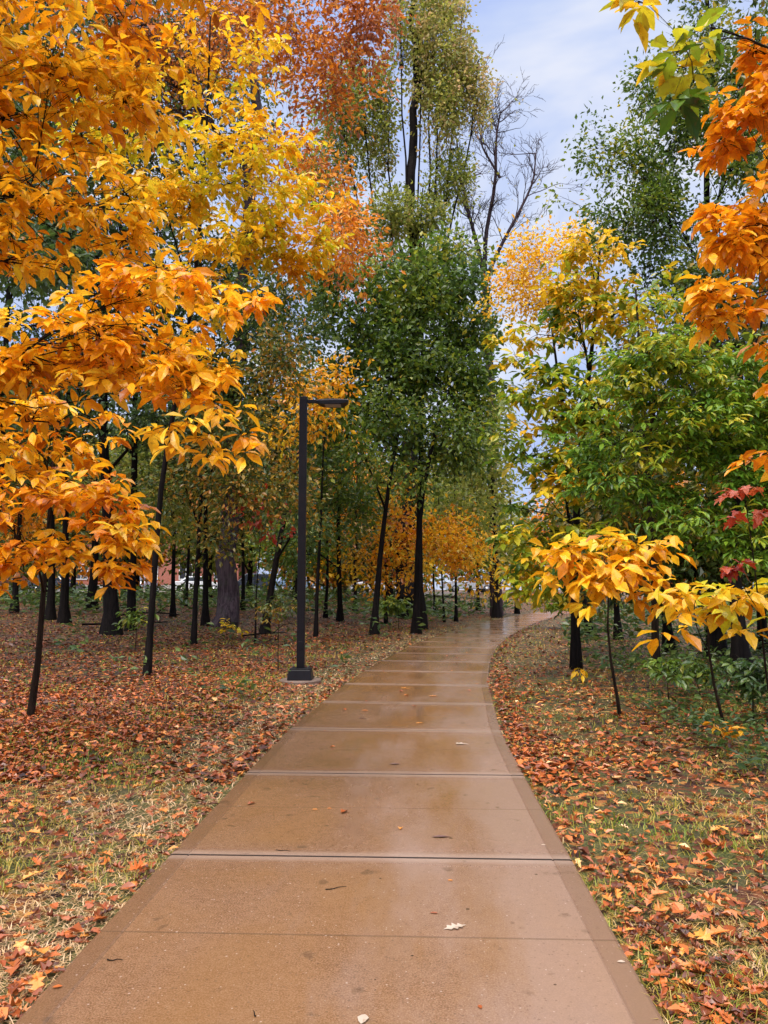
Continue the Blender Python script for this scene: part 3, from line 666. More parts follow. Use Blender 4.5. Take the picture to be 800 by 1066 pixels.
# ---- other trunks of the wood: (px, Y, half width m, lean to px/py, crown lobes px list, palette, label); large overhead lobes added to shade the floor
SAPL = dict(L=.21, W=.115, mode='random', tpl=T_QUAD, per=8, spread=.26, nodes=15, nodesize=1.2, clump=.28)
G_W = 'trees of the wood left of the path'
G_R = 'trees of the wood right of the path'
mids = [
 (120, 25, .23, [(118, 560), (112, 440), (108, 250)], [(110, 360, 90, 60, 1.8), (60, 240, 80, 50, 1.8), (180, 430, 60, 45, 1.8), (30, 430, 70, 60, 1.6), (100, 150, 80, 60, 1.2), (-60, 120, 190, 120, 1.1), (60, -60, 200, 120, 1.1)], 'dark', 'straight black trunk flared at its foot, thickest on the far left', G_W),
 (72, 30, .17, [(66, 560), (64, 420)], [(60, 420, 60, 50, 1.5), (30, 500, 50, 35, 1.5), (60, 0, 190, 120, 1.2), (-40, 200, 150, 110, 1.1)], 'mixed', 'right hand one of two close dark trunks behind the leaning sapling', G_W),
 (57, 31.5, .16, [(56, 560), (50, 420)], [(0, 470, 60, 50, 1.6)], 'mixed', 'left hand one of two close dark trunks behind the leaning sapling', G_W),
 (99, 38, .22, [(99, 560), (98, 440)], [(110, 500, 60, 50, 1.8)], 'olive', 'dark trunk far back, just left of the straight black trunk', G_W),
 (217, 29.5, .12, [(213, 540), (212, 420)], [(205, 470, 50, 45, 2.0), (250, 420, 50, 45, 2.0), (190, 140, 110, 90, 1.1)], 'mixed', 'slim dark trunk just left of the thick grey trunk', G_W),
 (277, 27, .13, [(285, 590), (300, 520), (320, 430)], [(290, 470, 45, 40, 2.0), (270, 400, 50, 45, 2.0), (320, 540, 35, 28, 1.5), (190, 40, 120, 90, 1.0)], 'dark', 'dark trunk leaning right between the thick grey trunk and the lamp', G_W),
 (355, 34, .12, [(354, 560), (356, 440)], [(350, 520, 45, 38, 2.2), (350, 460, 45, 40, 2.0), (320, 570, 40, 24, 1.6)], 'green', 'upright dark trunk right of the lamp post', G_W),
 (340, 36, .08, [(341, 560), (338, 440)], [(330, 500, 40, 30, 1.8)], 'mixed', 'thin stem between the lamp post and the upright dark trunk', G_W),
 (390, 26.5, .12, [(393, 590), (403, 510), (412, 460), (420, 430)], [(400, 430, 40, 34, 2.0), (380, 480, 40, 28, 1.8), (420, 500, 30, 24, 1.2)], 'green', 'slender trunk leaning right at the verge, left of the forked one', G_W),
 (433, 27.5, .13, [(434, 590), (438, 520), (448, 470), (458, 420)], [(460, 440, 40, 34, 1.8), (480, 400, 36, 34, 1.8)], 'green', 'forked slender trunk in front of the thick dark one by the path', G_W),
 (474, 37, .07, [(475, 560), (473, 470)], [(480, 530, 40, 34, 1.6), (500, 480, 40, 34, 1.6)], 'olive', 'very thin upright stem left of the path where it bends', G_W),
 (462, 36, .05, [(458, 560), (456, 490)], [(470, 560, 30, 30, 1.4)], 'orange', 'hair thin sapling stem with orange leaves close to the path', G_W),
 (516, 43, .19, [(515, 580), (513, 480)], [(510, 560, 32, 36, 2.0), (505, 500, 32, 40, 2.0), (515, 440, 26, 40, 2.0)], 'olive', 'solid dark trunk on the left verge nearest the far bend', G_W),
 (497, 52, .12, [(497, 580), (497, 500)], [(490, 580, 26, 24, 1.6), (490, 520, 30, 40, 1.6)], 'mixed', 'small trunk farther back left of the far bend', G_W),
 (255, 38, .10, [(254, 560), (250, 440)], [(250, 520, 45, 40, 2.0), (290, 470, 40, 40, 2.0)], 'mixed', 'thin dark trunk seen just right of the thick grey one', G_W),
 (183, 33, .10, [(182, 560), (180, 440)], [(175, 520, 50, 42, 2.0), (180, 460, 50, 40, 1.6)], 'olive', 'thin trunk midway between the black trunk and the thick grey trunk', G_W),
 (196, 40, .09, [(197, 560), (199, 450)], [(215, 540, 50, 34, 2.0)], 'mixed', 'distant thin trunk left of the thick grey one', G_W),
 (20, 36, .14, [(20, 560), (22, 440)], [(10, 540, 50, 40, 1.8), (0, 480, 60, 50, 1.8)], 'orange', 'distant trunk at the left edge under orange leaves', G_W),
 (310, 44, .12, [(311, 560), (310, 450)], [(300, 560, 45, 30, 2.0), (330, 400, 60, 40, 1.8)], 'green', 'distant trunk directly behind the lamp post', G_W),
 (-10, 17, .13, [(-8, 560), (0, 440), (10, 300)], [(20, 260, 60, 46, 2.2), (-30, 380, 70, 60, 2.2), (10, 180, 60, 60, 1.6), (-150, -60, 190, 170, 1.1), (-160, 250, 150, 140, 1.1)], 'dark', 'dark green tree cut by the left edge', G_W),
 (765, 14, .14, [(766, 640), (768, 560), (775, 400)], [(800, 480, 70, 60, 2.2), (780, 400, 60, 60, 2.0), (880, 120, 130, 110, 1.2), (980, 380, 140, 160, 1.2)], 'mixed', 'brown trunk close to the right edge behind the leaning sapling', G_R),
 (692, 19, .12, [(690, 600), (690, 480)], [(690, 540, 60, 40, 2.2), (660, 440, 50, 50, 2.0)], 'mixed', 'dark trunk in deep shade below the yellow leaves', G_R),
 (738, 17, .16, [(745, 640), (757, 580), (765, 470)], [(740, 560, 50, 40, 2.2), (800, 600, 50, 40, 2.2), (900, 540, 90, 100, 1.6)], 'dark', 'dark trunk leaning right in the shade at the right', G_R),
 (640, 24, .10, [(640, 600), (636, 480)], [(630, 560, 55, 40, 2.4), (620, 480, 50, 50, 2.2), (650, 600, 40, 18, 1.6)], 'mixed', 'slim trunk far behind the umbrella of golden leaves', G_R),
 (610, 30, .11, [(611, 590), (606, 480)], [(600, 540, 45, 40, 2.2), (610, 460, 40, 46, 1.6), (600, 600, 34, 14, 1.4)], 'olive', 'trunk behind the straight dark one at the bend of the path', G_R),
]
mids += [
 (537, 50, .12, [(536, 600), (530, 520)], [(520, 575, 30, 26, 1.6), (545, 590, 24, 18, 1.8), (500, 600, 26, 14, 1.4), (500, 545, 22, 30, 1.2)], 'lime', 'yellow green tree just left of where the path disappears', G_W),
 (452, 45, .07, [(452, 580), (451, 500)], [(450, 540, 34, 40, 1.4), (470, 500, 30, 30, 1.4), (430, 600, 34, 16, 1.2)], 'olive', 'thin far trunk between the forked and the very thin stems', G_W),
 (370, 42, .10, [(371, 580), (373, 480)], [(370, 560, 34, 26, 1.4), (385, 520, 30, 34, 1.4)], 'mixed', 'distant trunk seen between the upright trunk and the leaning sapling', G_W),
]
sd_ = 100
for (px, Yd, r, tr, lobes, mat, lab, grp) in mids:
    sd_ += 1
    b = G(px, Yd)
    tree('woodland_tree', lab, 'tree', b, TP(*[(a, c, Yd) for a, c in tr]), r,
         [LB(a, c, Yd - rng.uniform(-1, 2), rx, ry, cov, .5) for (a, c, rx, ry, cov) in lobes],
         dict(SAPL, L=.21 * max(1, Yd / 28), W=.12 * max(1, Yd / 28)), mat, group=grp, twigs=.3, seed=sd_, sides=9, r_end=.35, flare=1.9)
# orange understory
b = G(205, 22)
tree('mottled_tree', 'thin tree with speckled olive and brown leaves between the black trunk and the lamp', 'tree', b, TP((207, 560, 22), (212, 440, 22), (225, 340, 22)), .08,
     [LB(230, 440, 20, 50, 44, 1.82, .5), LB(290, 380, 20, 34, 44, 1.68, .7), LB(260, 500, 20, 44, 36, 1.96, .6), LB(190, 500, 21, 40, 36, 1.82, .4), LB(300, 300, 21, 34, 40, 1.40, .3), LB(225, 560, 21, 44, 18, 1.40, .6), LB(300, 520, 21, 26, 40, 1.40, .7)],
     dict(SAPL, L=.16, W=.09), 'mixed', seed=143)
b = G(140, 27)
tree('dark_evergreen_tree', 'dense dark green crown filling the gaps behind the golden leaves on the left', 'tree', b, TP((140, 560, 27), (142, 400, 27), (150, 200, 27)), .16,
     [LB(130, 280, 26, 100, 70, 2.16, .5), LB(40, 250, 26, 80, 50, 2.16, .45), LB(190, 360, 26, 60, 60, 2.03, .4), LB(260, 340, 26, 50, 50, 1.62, .5), LB(60, 400, 26, 80, 60, 1.89, .4), LB(30, 90, 27, 90, 80, 1.35, .5), LB(235, 290, 28, 50, 50, 1.62, .5), LB(300, 330, 28, 50, 50, 1.35, .55), LB(215, 420, 28, 60, 50, 1.76, .4)],
     dict(SAPL, L=.22, W=.13), 'dark', seed=144)
b = G(402, 34)
tree('orange_understory_tree', 'vivid orange low tree glowing between the trunks left of the path', 'tree', b, TP((402, 600, 34), (400, 520, 34)), .08,
     [LB(415, 560, 33, 40, 34, 1.30, .55), LB(400, 600, 33, 40, 18, 1.00, .5), LB(455, 575, 33, 40, 44, 1.20, .65), LB(490, 570, 34, 30, 40, 1.00, .7), LB(425, 510, 33, 34, 26, 0.80, .5), LB(505, 610, 34, 20, 14, 0.70, .8), LB(375, 580, 33, 26, 20, 0.70, .7)],
     dict(SAPL, L=.24, W=.12, clump=.2, nodesize=.9, tvar=.25), 'gold', seed=140)
b = G(330, 25.5)
tree('orange_understory_tree', 'amber leaved tree whose crown shows around the lamp head', 'tree', b, TP((332, 560, 25.5), (338, 440, 25.5)), .07,
     [LB(345, 400, 24, 34, 26, 1.54, .5), LB(318, 420, 24, 30, 30, 1.26, .5), LB(290, 450, 24, 30, 26, 0.91, .7), LB(340, 440, 24, 24, 20, 0.84, .7)],
     dict(SAPL, L=.24, W=.12), 'gold', seed=141)
b = G(268, 23)
tree('red_maple_sapling', 'small maple with scarlet leaves in the shade left of the lamp', 'tree', b, TP((268, 600, 23), (275, 540, 23)), .03,
     [LB(272, 522, 22, 14, 10, 1.6, .6), LB(285, 545, 22, 13, 9, 1.8, .5), LB(262, 540, 22, 10, 8, 1, .8)],
     dict(SAPL, L=.2, W=.14, nodesize=.5), 'red', seed=142)

# ---- far belt: four kinds, copied
def proto(mat, seed, hgt):
    r_ = np.random.default_rng(seed); b = np.array((0, 0, 0.))
    lob = [(np.array((r_.normal(0, 1.3), r_.normal(0, 1.3), hgt * q)), (r_.uniform(1.8, 2.8),) * 2 + (r_.uniform(1.4, 2.2),), 1.9, .5) for q in (.28, .38, .5, .6, .72, .82, .94)]
    return tree('far_tree', 'x', 'tree', b, [(r_.normal(0, .3), 0, hgt * .5), (r_.normal(0, .6), 0, hgt * .9)], .2, lob,
                dict(L=.5, W=.3, mode='random', tpl=T_QUAD, per=10, spread=.6, nodes=12, nodesize=1.3, clump=.3), mat, seed=seed, twigs=.1)
protos = [proto(m, 200 + i, h) for i, (m, h) in enumerate((('dark', 13), ('mixed', 11), ('orange', 10), ('olive', 14), ('gold', 9), ('green', 12)))]
kinds = ['dark green', 'mottled brown and green', 'orange', 'pale olive', 'golden', 'fresh green']
rr = np.random.default_rng(77)
far = []
for x0 in np.arange(-58, 62, 4.6):
    for row, yb in enumerate((50, 59, 84, 96)):
        y = yb + rr.uniform(-3, 3); x = x0 * (1 + row * .18) + rr.uniform(-1.6, 1.6)
        px = 400 + x / y * F
        if px < -160 or px > 960: continue
        if abs(pathd(x, y)) < 4.5: continue
        if row < 2 and 8 < x and x < pathx(y): continue
        gap = 525 < px < 590
        if row == 1 and x < 4: y = 58.5
        far.append((x, y, row, px))
used = set()
land = ['off the left edge', 'behind the golden leaves at left', 'beyond the straight black trunk', 'beyond the thick grey trunk', 'beyond the lamp post', 'behind the thick trunk by the path', 'beyond the far bend', 'beyond the yellow green tree', 'behind the green sapling on the right', 'off the right edge']
rows = ['at the wood edge', 'by the car park kerb', 'behind the parked cars', 'on the skyline']
for i, (x, y, row, px) in enumerate(far):
    k = int(rr.integers(0, 6))
    if 425 < px < 525 and k in (2, 4): k = 3
    o = protos[k] if k not in used else copy_tree(protos[k])
    used.add(k)
    o.location = (x, y, float(height(x, y)) if row < 2 else float(height(x, y))); o.rotation_euler = (0, 0, rr.uniform(0, 6.28)); s = rr.uniform(.85, 1.25) * (1.15 if row > 1 else .85) * (.5 if 520 < px < 595 else 1)
    o.scale = (s, s, s * rr.uniform(.9, 1.15))
    li_ = int(np.clip((px + 100) / 100, 0, 9))
    o['label'] = '%s tree %s, %s' % (kinds[k], rows[row], land[li_])
    o['group'] = 'trees of the far belt'
for k in range(6):
    if k not in used:
        for ch in list(protos[k].children): bpy.data.objects.remove(ch)
        bpy.data.objects.remove(protos[k])

# ---- ground cover in the shade and verge weeds (uncountable)
def pn(x, y, s=1., o=0.):
    return (np.sin(x * 1.7 * s + 2.1 * np.sin(y * .9 * s + o)) + np.sin(y * 2.3 * s + 1.7 * np.sin(x * 1.1 * s + o * 2)) + .7 * np.sin((x + y) * 4.1 * s + o) + .5 * np.sin((x - 1.7 * y) * 7.3 * s)) / 3.2
def scatter(n, y0, y1, pw, half):
    u = rng.uniform(0, 1, n)
    y = (y0 ** (1 - pw) + u * (y1 ** (1 - pw) - y0 ** (1 - pw))) ** (1 / (1 - pw))
    x = rng.uniform(-1, 1, n) * (half * y + 2.6); return x, y
rng = np.random.default_rng(55)
mb = MB()
x, y = scatter(60000, 5.5, 60, 1.15, .72); d = pathd(x, y)
keep = (((d > 3.0) & (pn(x, y, .6) > -.15)) | ((y > 34) & (d < -2.2)) | ((d < -1.6) & (pn(x, y, .8, 3) > .62))) & (np.abs(d) > 1.5)
x, y = x[keep], y[keep]; n = len(x); z = height(x, y)
hgt = rng.uniform(.03, .35, n) * np.clip(y / 14, .5, 2.2)
dd = np.stack([rng.normal(0, 1, n), rng.normal(0, 1, n), rng.uniform(.0, .6, n)], 1)
Lc = rng.uniform(.06, .12, n) * np.clip(y / 9, 1, 4)
put_leaves(mb, np.stack([x, y, z + hgt], 1), dd, UP + rng.normal(0, .4, (n, 3)), Lc, Lc * .5, rng.uniform(.1, .9, n) ** 1.0, T_QUAD)
tag(mb.build('ground_cover', M['dark']), kind='stuff', label='low green weeds and ivy in the shade under the trees')

# ---- grass
mb = MB(); N = 330000
x, y = scatter(N, 1.6, 34, 1.55, .62); d = pathd(x, y); ad = np.abs(d)
gmask = np.where(d < 0, np.exp(-np.maximum(ad - 1.6, 0) / 1.3) + .55 * (pn(x, y, .9, 1) > .0), .25 + .5 * (pn(x, y, 1.1, 2) > .0))
keep = (ad > 1.19) & (rng.uniform(0, 1, N) < gmask)
x, y, d, ad = x[keep], y[keep], d[keep], ad[keep]; n = len(x); z = height(x, y)
green = pn(x, y, 1.2, 5) + rng.normal(0, .25, n)
straw = np.where(d < 0, np.exp(-((ad - 1.5) / .6) ** 2) * 1.1 + .25, .55)
tint = np.clip(.33 - .42 * green + straw * rng.uniform(.3, 1, n), 0, 1)
ln = rng.uniform(.03, .085, n) * (1 + .03 * y); wd = .0010 * (1 + .42 * y) * rng.uniform(.7, 1.3, n)
flat = tint > .6
ang = rng.uniform(0, 6.283, n); lean = np.where(flat, rng.uniform(1.5, 5, n), rng.uniform(.4, 2.2, n))
dx, dy = np.cos(ang), np.sin(ang)
b0 = np.stack([x, y, z - .004], 1); side = np.stack([-dy, dx, np.zeros(n)], 1) * wd[:, None]
h1 = ln / np.sqrt(1 + lean ** 2)
m1 = b0 + np.stack([dx * h1 * lean * .4, dy * h1 * lean * .4, h1 * .7], 1)
tipp = b0 + np.stack([dx * h1 * lean, dy * h1 * lean, h1 * np.where(flat, .6, .9) + .004], 1)
V = np.stack([b0 - side, b0 + side, m1 + side * .8, m1 - side * .8, tipp], 1)
I = np.arange(n)[:, None] * 5
mb.add(V.reshape(-1, 3), I + np.array([[0, 1, 2, 3]]), 0, np.repeat(tint, 5)); base_i = -n * 5
mb.f.append((I + np.array([[3, 2, 4]])) + mb.n - n * 5); mb.m.append(np.zeros(n, int))
tag(mb.build('grass', M['grass']), kind='stuff', label='short green and straw coloured grass along both verges')

# ---- fallen leaves on the ground (uncountable)
def lay(mb, x, y, size, tint, tpl, lift=.0, zb=None):
    n = len(x); z = height(x, y) if zb is None else zb
    a = rng.uniform(0, 6.283, n)
    dr = np.stack([np.cos(a), np.sin(a), rng.normal(0, .22, n)], 1); nr = UP + rng.normal(0, .2, (n, 3))
    put_leaves(mb, np.stack([x, y, z + .008 + lift + rng.uniform(0, .02, n)], 1), dr, nr, size, size * rng.uniform(.45, .75, n), tint, tpl, curl=rng.normal(.25, .35, n))
mb = MB()
def cover(x, y):
    d = pathd(x, y); ad = np.abs(d)
    c = np.where(d < 0, .30 + .75 * sstep(1.8, 3.2, ad + .7 * pn(x, y, .7, 4)), .16 + .26 * (pn(x, y, .8, 7) > .05) * (ad < 5) + .60 * np.exp(-((ad - 1.4) / .2) ** 2))
    c = c + .6 * np.exp(-((ad - 1.28) / .12) ** 2)
    return np.where(ad > 1.22, c * np.where((d > 3.2), .45, 1), 0)
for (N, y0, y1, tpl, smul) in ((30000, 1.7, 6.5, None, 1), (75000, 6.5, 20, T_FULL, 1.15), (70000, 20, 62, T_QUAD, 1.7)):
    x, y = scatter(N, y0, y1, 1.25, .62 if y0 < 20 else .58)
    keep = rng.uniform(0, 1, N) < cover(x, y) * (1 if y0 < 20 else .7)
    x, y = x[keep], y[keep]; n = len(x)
    tint = np.clip(rng.beta(1.7, 1.9, n) + np.where(pathd(x, y) > 0, .04, 0) + .10 * pn(x, y, .5) - .20 * sstep(9, 20, y) - .12 * sstep(4, 7, np.abs(pathd(x, y))), 0, 1)  # darker far away and off the path: woodland shade painted into the tint
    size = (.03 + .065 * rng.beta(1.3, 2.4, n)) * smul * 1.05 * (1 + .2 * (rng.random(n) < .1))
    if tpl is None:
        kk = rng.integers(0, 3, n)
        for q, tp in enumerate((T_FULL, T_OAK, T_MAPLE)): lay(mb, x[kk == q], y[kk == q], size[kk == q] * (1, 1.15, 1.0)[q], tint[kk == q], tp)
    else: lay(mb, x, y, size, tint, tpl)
x, y = scatter(1500, 1.8, 22, 1.2, .62); kk = np.abs(pathd(x, y)) > 1.25; x, y = x[kk], y[kk]      # bigger tan and orange leaves on top
lay(mb, x, y, rng.uniform(.08, .15, len(x)), rng.uniform(.6, 1.0, len(x)), T_OAK, .012)
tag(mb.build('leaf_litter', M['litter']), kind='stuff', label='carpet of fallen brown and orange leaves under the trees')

# ---- single leaves lying on the path: things
def path_leaf(px, py, size, tint, tpl, label, mat='litter', rot=None, curl=.3, group=None, kind='fallen_leaf', cat='leaf'):
    yy = (533 - py) / F; dy = math.cos(TH) - yy * math.sin(TH); dz = math.sin(TH) + yy * math.cos(TH)
    t_ = -(CAMZ - .016) / dz; p = np.array(((px - 400) / F * t_, dy * t_, .019))
    m = MB(); a = rng.uniform(0, 6.28) if rot is None else R(rot)
    put_leaves(m, np.array([[-.5 * size * math.cos(a), -.5 * size * math.sin(a), .002]]), np.array([[math.cos(a), math.sin(a), .02]]), np.array([UP]), size, size * .62, np.array([tint]), tpl, curl=np.array([curl]))
    v = m.v[0]; v[:, 2] -= v[:, 2].min() - .0005
    v[:, 2] *= .35
    if py < 900 and tint < .2: v[:, 1] *= .45; v[:, 2] *= .5
    o = m.build(kind, M[mat]); o.location = tuple(p); tag(o, label, cat, group or 'fallen leaves on the path'); return o
named = [(474, 966, .12, 1.0, T_OAK, 'pale cream leaf lying flat on the near slab of the path', 200, .05), (452, 951, .045, .35, T_OAK, 'small curled reddish brown leaf behind the pale cream one', 0, .5),
         (378, 1062, .07, .97, T_FULL, 'pale pointed leaf at the very bottom of the photo', 80, .05), (500, 1049, .03, .45, T_FULL, 'small orange leaf at the bottom, right of the middle', 100, .2),
         (459, 872, .13, .05, T_FULL, 'long dark curled leaf on the second slab', 12, .8), (411, 796, .12, .02, T_FULL, 'dark curled leaf beside the third joint', 10, .8),
         (482, 775, .14, .95, T_MAPLE, 'pale yellow leaf on the third slab near its right side', 0, .1), (437, 753, .12, .9, T_OAK, 'yellowish leaf on the fourth slab', 30, .2),
         (451, 725, .16, .85, T_OAK, 'tan leaf right of the middle on the fifth slab', 10, .3), (423, 717, .16, .9, T_MAPLE, 'tan leaf left of the middle on the sixth slab', 0, .3),
         (380, 740, .1, .8, T_FULL, 'small tan leaf near the left edge on the fifth slab', 0, .2), (377, 748, .1, .1, T_FULL, 'small dark leaf near the left edge on the fourth slab', 0, .4),
         (60, 1028, .04, .6, T_FULL, 'pink leaf at the lower left corner of the path', 20, .1), (469, 917, .03, .85, T_FULL, 'tiny tan leaf on the near slab, right of the middle', 0, .1),
         (328, 843, .05, .85, T_OAK, 'little yellow leaf crumbs left of the middle on the second slab', 0, .2), (647, 1002, .035, .97, T_FULL, 'tiny pale leaf on the right border of the path', 0, .1),
         (566, 880, .03, .97, T_FULL, 'tiny pale leaf by the right end of the nearest joint', 0, .1), (343, 842, .035, .8, T_FULL, 'little yellow leaf scrap beside the crumbs on the second slab', 0, .2)]
for (px, py, s_, ti, tp, lab, ro, cu) in named: path_leaf(px, py, s_, ti, tp, lab, rot=ro, curl=cu, mat='pale' if ti > .94 else 'litter')
for k in range(30):
    yy = rng.uniform(4, 34); u_ = rng.uniform(-1.05, 1.05); xx = float(pathx(yy)) + u_
    m = MB(); s_ = rng.uniform(.04, .09)
    put_leaves(m, np.zeros((1, 3)), np.array([[rng.normal(), rng.normal(), 0]]), np.array([UP]), s_, s_ * .6, np.array([rng.uniform(.3, 1)]), [T_FULL, T_OAK][k % 2], curl=np.array([.3]))
    v = m.v[0]; v[:, 2] -= v[:, 2].min()
    o = m.build('fallen_leaf', M['litter']); o.location = (xx, yy, .0185); tag(o, 'one of the small brown scattered leaves stuck to the wet slabs further up the path', 'leaf', 'small scattered leaves on the path')
def twig(px, py, ln, rot, label):
    yy = (533 - py) / F; dy = math.cos(TH) - yy * math.sin(TH); dz = math.sin(TH) + yy * math.cos(TH)
    t_ = -(CAMZ - .016) / dz; a = R(rot); m = MB(); s_ = np.linspace(-.5, .5, 6)
    m.tube(np.stack([s_ * ln * math.cos(a), s_ * ln * math.sin(a) + .006 * np.sin(s_ * 9), np.full(6, .003)], 1), np.linspace(.003, .0012, 6), 5)
    o = m.build('twig', M['bark_thin'], smooth=True); o.location = ((px - 400) / F * t_, dy * t_, .017); tag(o, label, 'twig', 'twigs on the path')
twig(350, 925, .12, 25, 'thin bent twig left of the middle on the near slab'); twig(265, 1056, .05, 110, 'short dark twig at the bottom left of the path'); twig(120, 1000, .07, 5, 'thin twig beside the left border of the path'); twig(295, 886, .09, -8, 'short twig resting along the nearest joint')

# ================================================================== STREET LAMP
steel = plain('bronze_steel', (.006, .005, .007), .4, .22, 0, .3, 5)
rimm0 = plain('bolt_steel', (.12, .11, .11), .4, .5, .8)
lb = G(315, 13.25); lx, ly, lz = lb
root = empty('street_lamp', lb); tag(root, 'tall square black lamp post with a flat head, left of the path', 'street lamp')
conc = plain('pad_concrete', (.17, .11, .08), .55, .4, 0, .2, 20)
m = MB(); a = np.linspace(0, 2 * math.pi, 28, endpoint=False)
m.add(np.vstack([np.stack([.35 * np.cos(a), .35 * np.sin(a), np.full(28, -.08)], 1), np.stack([.35 * np.cos(a), .35 * np.sin(a), np.full(28, .035)], 1), np.stack([.338 * np.cos(a), .338 * np.sin(a), np.full(28, .05)], 1)]),
      [(i, (i + 1) % 28, 28 + (i + 1) % 28, 28 + i) for i in range(28)] + [(28 + i, 28 + (i + 1) % 28, 56 + (i + 1) % 28, 56 + i) for i in range(28)])
m.f.append(np.arange(28).reshape(1, 28) + m.n - 28); m.m.append(np.zeros(1, int))
m.build('concrete_pad', conc, root)
m = MB(); m.box((0, 0, .135), (.42, .42, .17), taper=.86); m.box((0, 0, .231), (.345, .345, .02)); bc = m.build('base_cover', steel, root, bevel=.012)
Ht = 4.93 - lz
m = MB(); m.box((0, 0, (Ht + .05) / 2), (.132, .132, Ht - .05), taper=.985); pole = m.build('pole', steel, root, bevel=.012)
for bx, by in ((-.13, -.13), (.13, -.13), (.13, .13), (-.13, .13)):
    m = MB(); m.tube([(bx, by, .235), (bx, by, .262)], .014, 6); m.build('bolt', rimm0, bc)
m = MB(); m.box((0, 0, Ht + .012), (.14, .14, .026), taper=.92); m.build('pole_cap', steel, pole, bevel=.005)
m = MB(); m.box((0, -.0685, .62), (.075, .008, .13)); m.build('hand_hole_cover', steel, pole, bevel=.003)
m = MB(); m.box((.16, 0, Ht - .055), (.18, .055, .06)); arm = m.build('arm', steel, root, bevel=.006)
hp = [(-.02, .05, .05), (.06, .12, .09), (.2, .16, .10), (.38, .16, .095), (.5, .13, .07), (.54, .08, .045)]
m = MB(); V = []
for (hx, hw, hh) in hp:
    cx_ = .25 + hx; top = Ht - .03
    V += [(cx_, -hw, top - hh), (cx_, -hw, top - hh * .35), (cx_, -hw * .6, top + hh * .05), (cx_, hw * .6, top + hh * .05), (cx_, hw, top - hh * .35), (cx_, hw, top - hh)]
m.add(V, [(r_ * 6 + c, r_ * 6 + (c + 1) % 6, r_ * 6 + 6 + (c + 1) % 6, r_ * 6 + 6 + c) for r_ in range(5) for c in range(6)])
m.f.append(np.array([[0, 1, 2, 3, 4, 5], [35, 34, 33, 32, 31, 30]])); m.m.append(np.zeros(2, int))
head = m.build('lamp_head', steel, root)
m = MB(); m.box((.52, 0, Ht - .13), (.28, .2, .014)); m.build('lens', plain('lamp_lens', (.35, .34, .32), .2), head, bevel=.003)
m = MB()
for k in range(5): m.box((.44 + k * .045, 0, Ht - .018), (.012, .16, .018))
m.build('cooling_fins', steel, head)

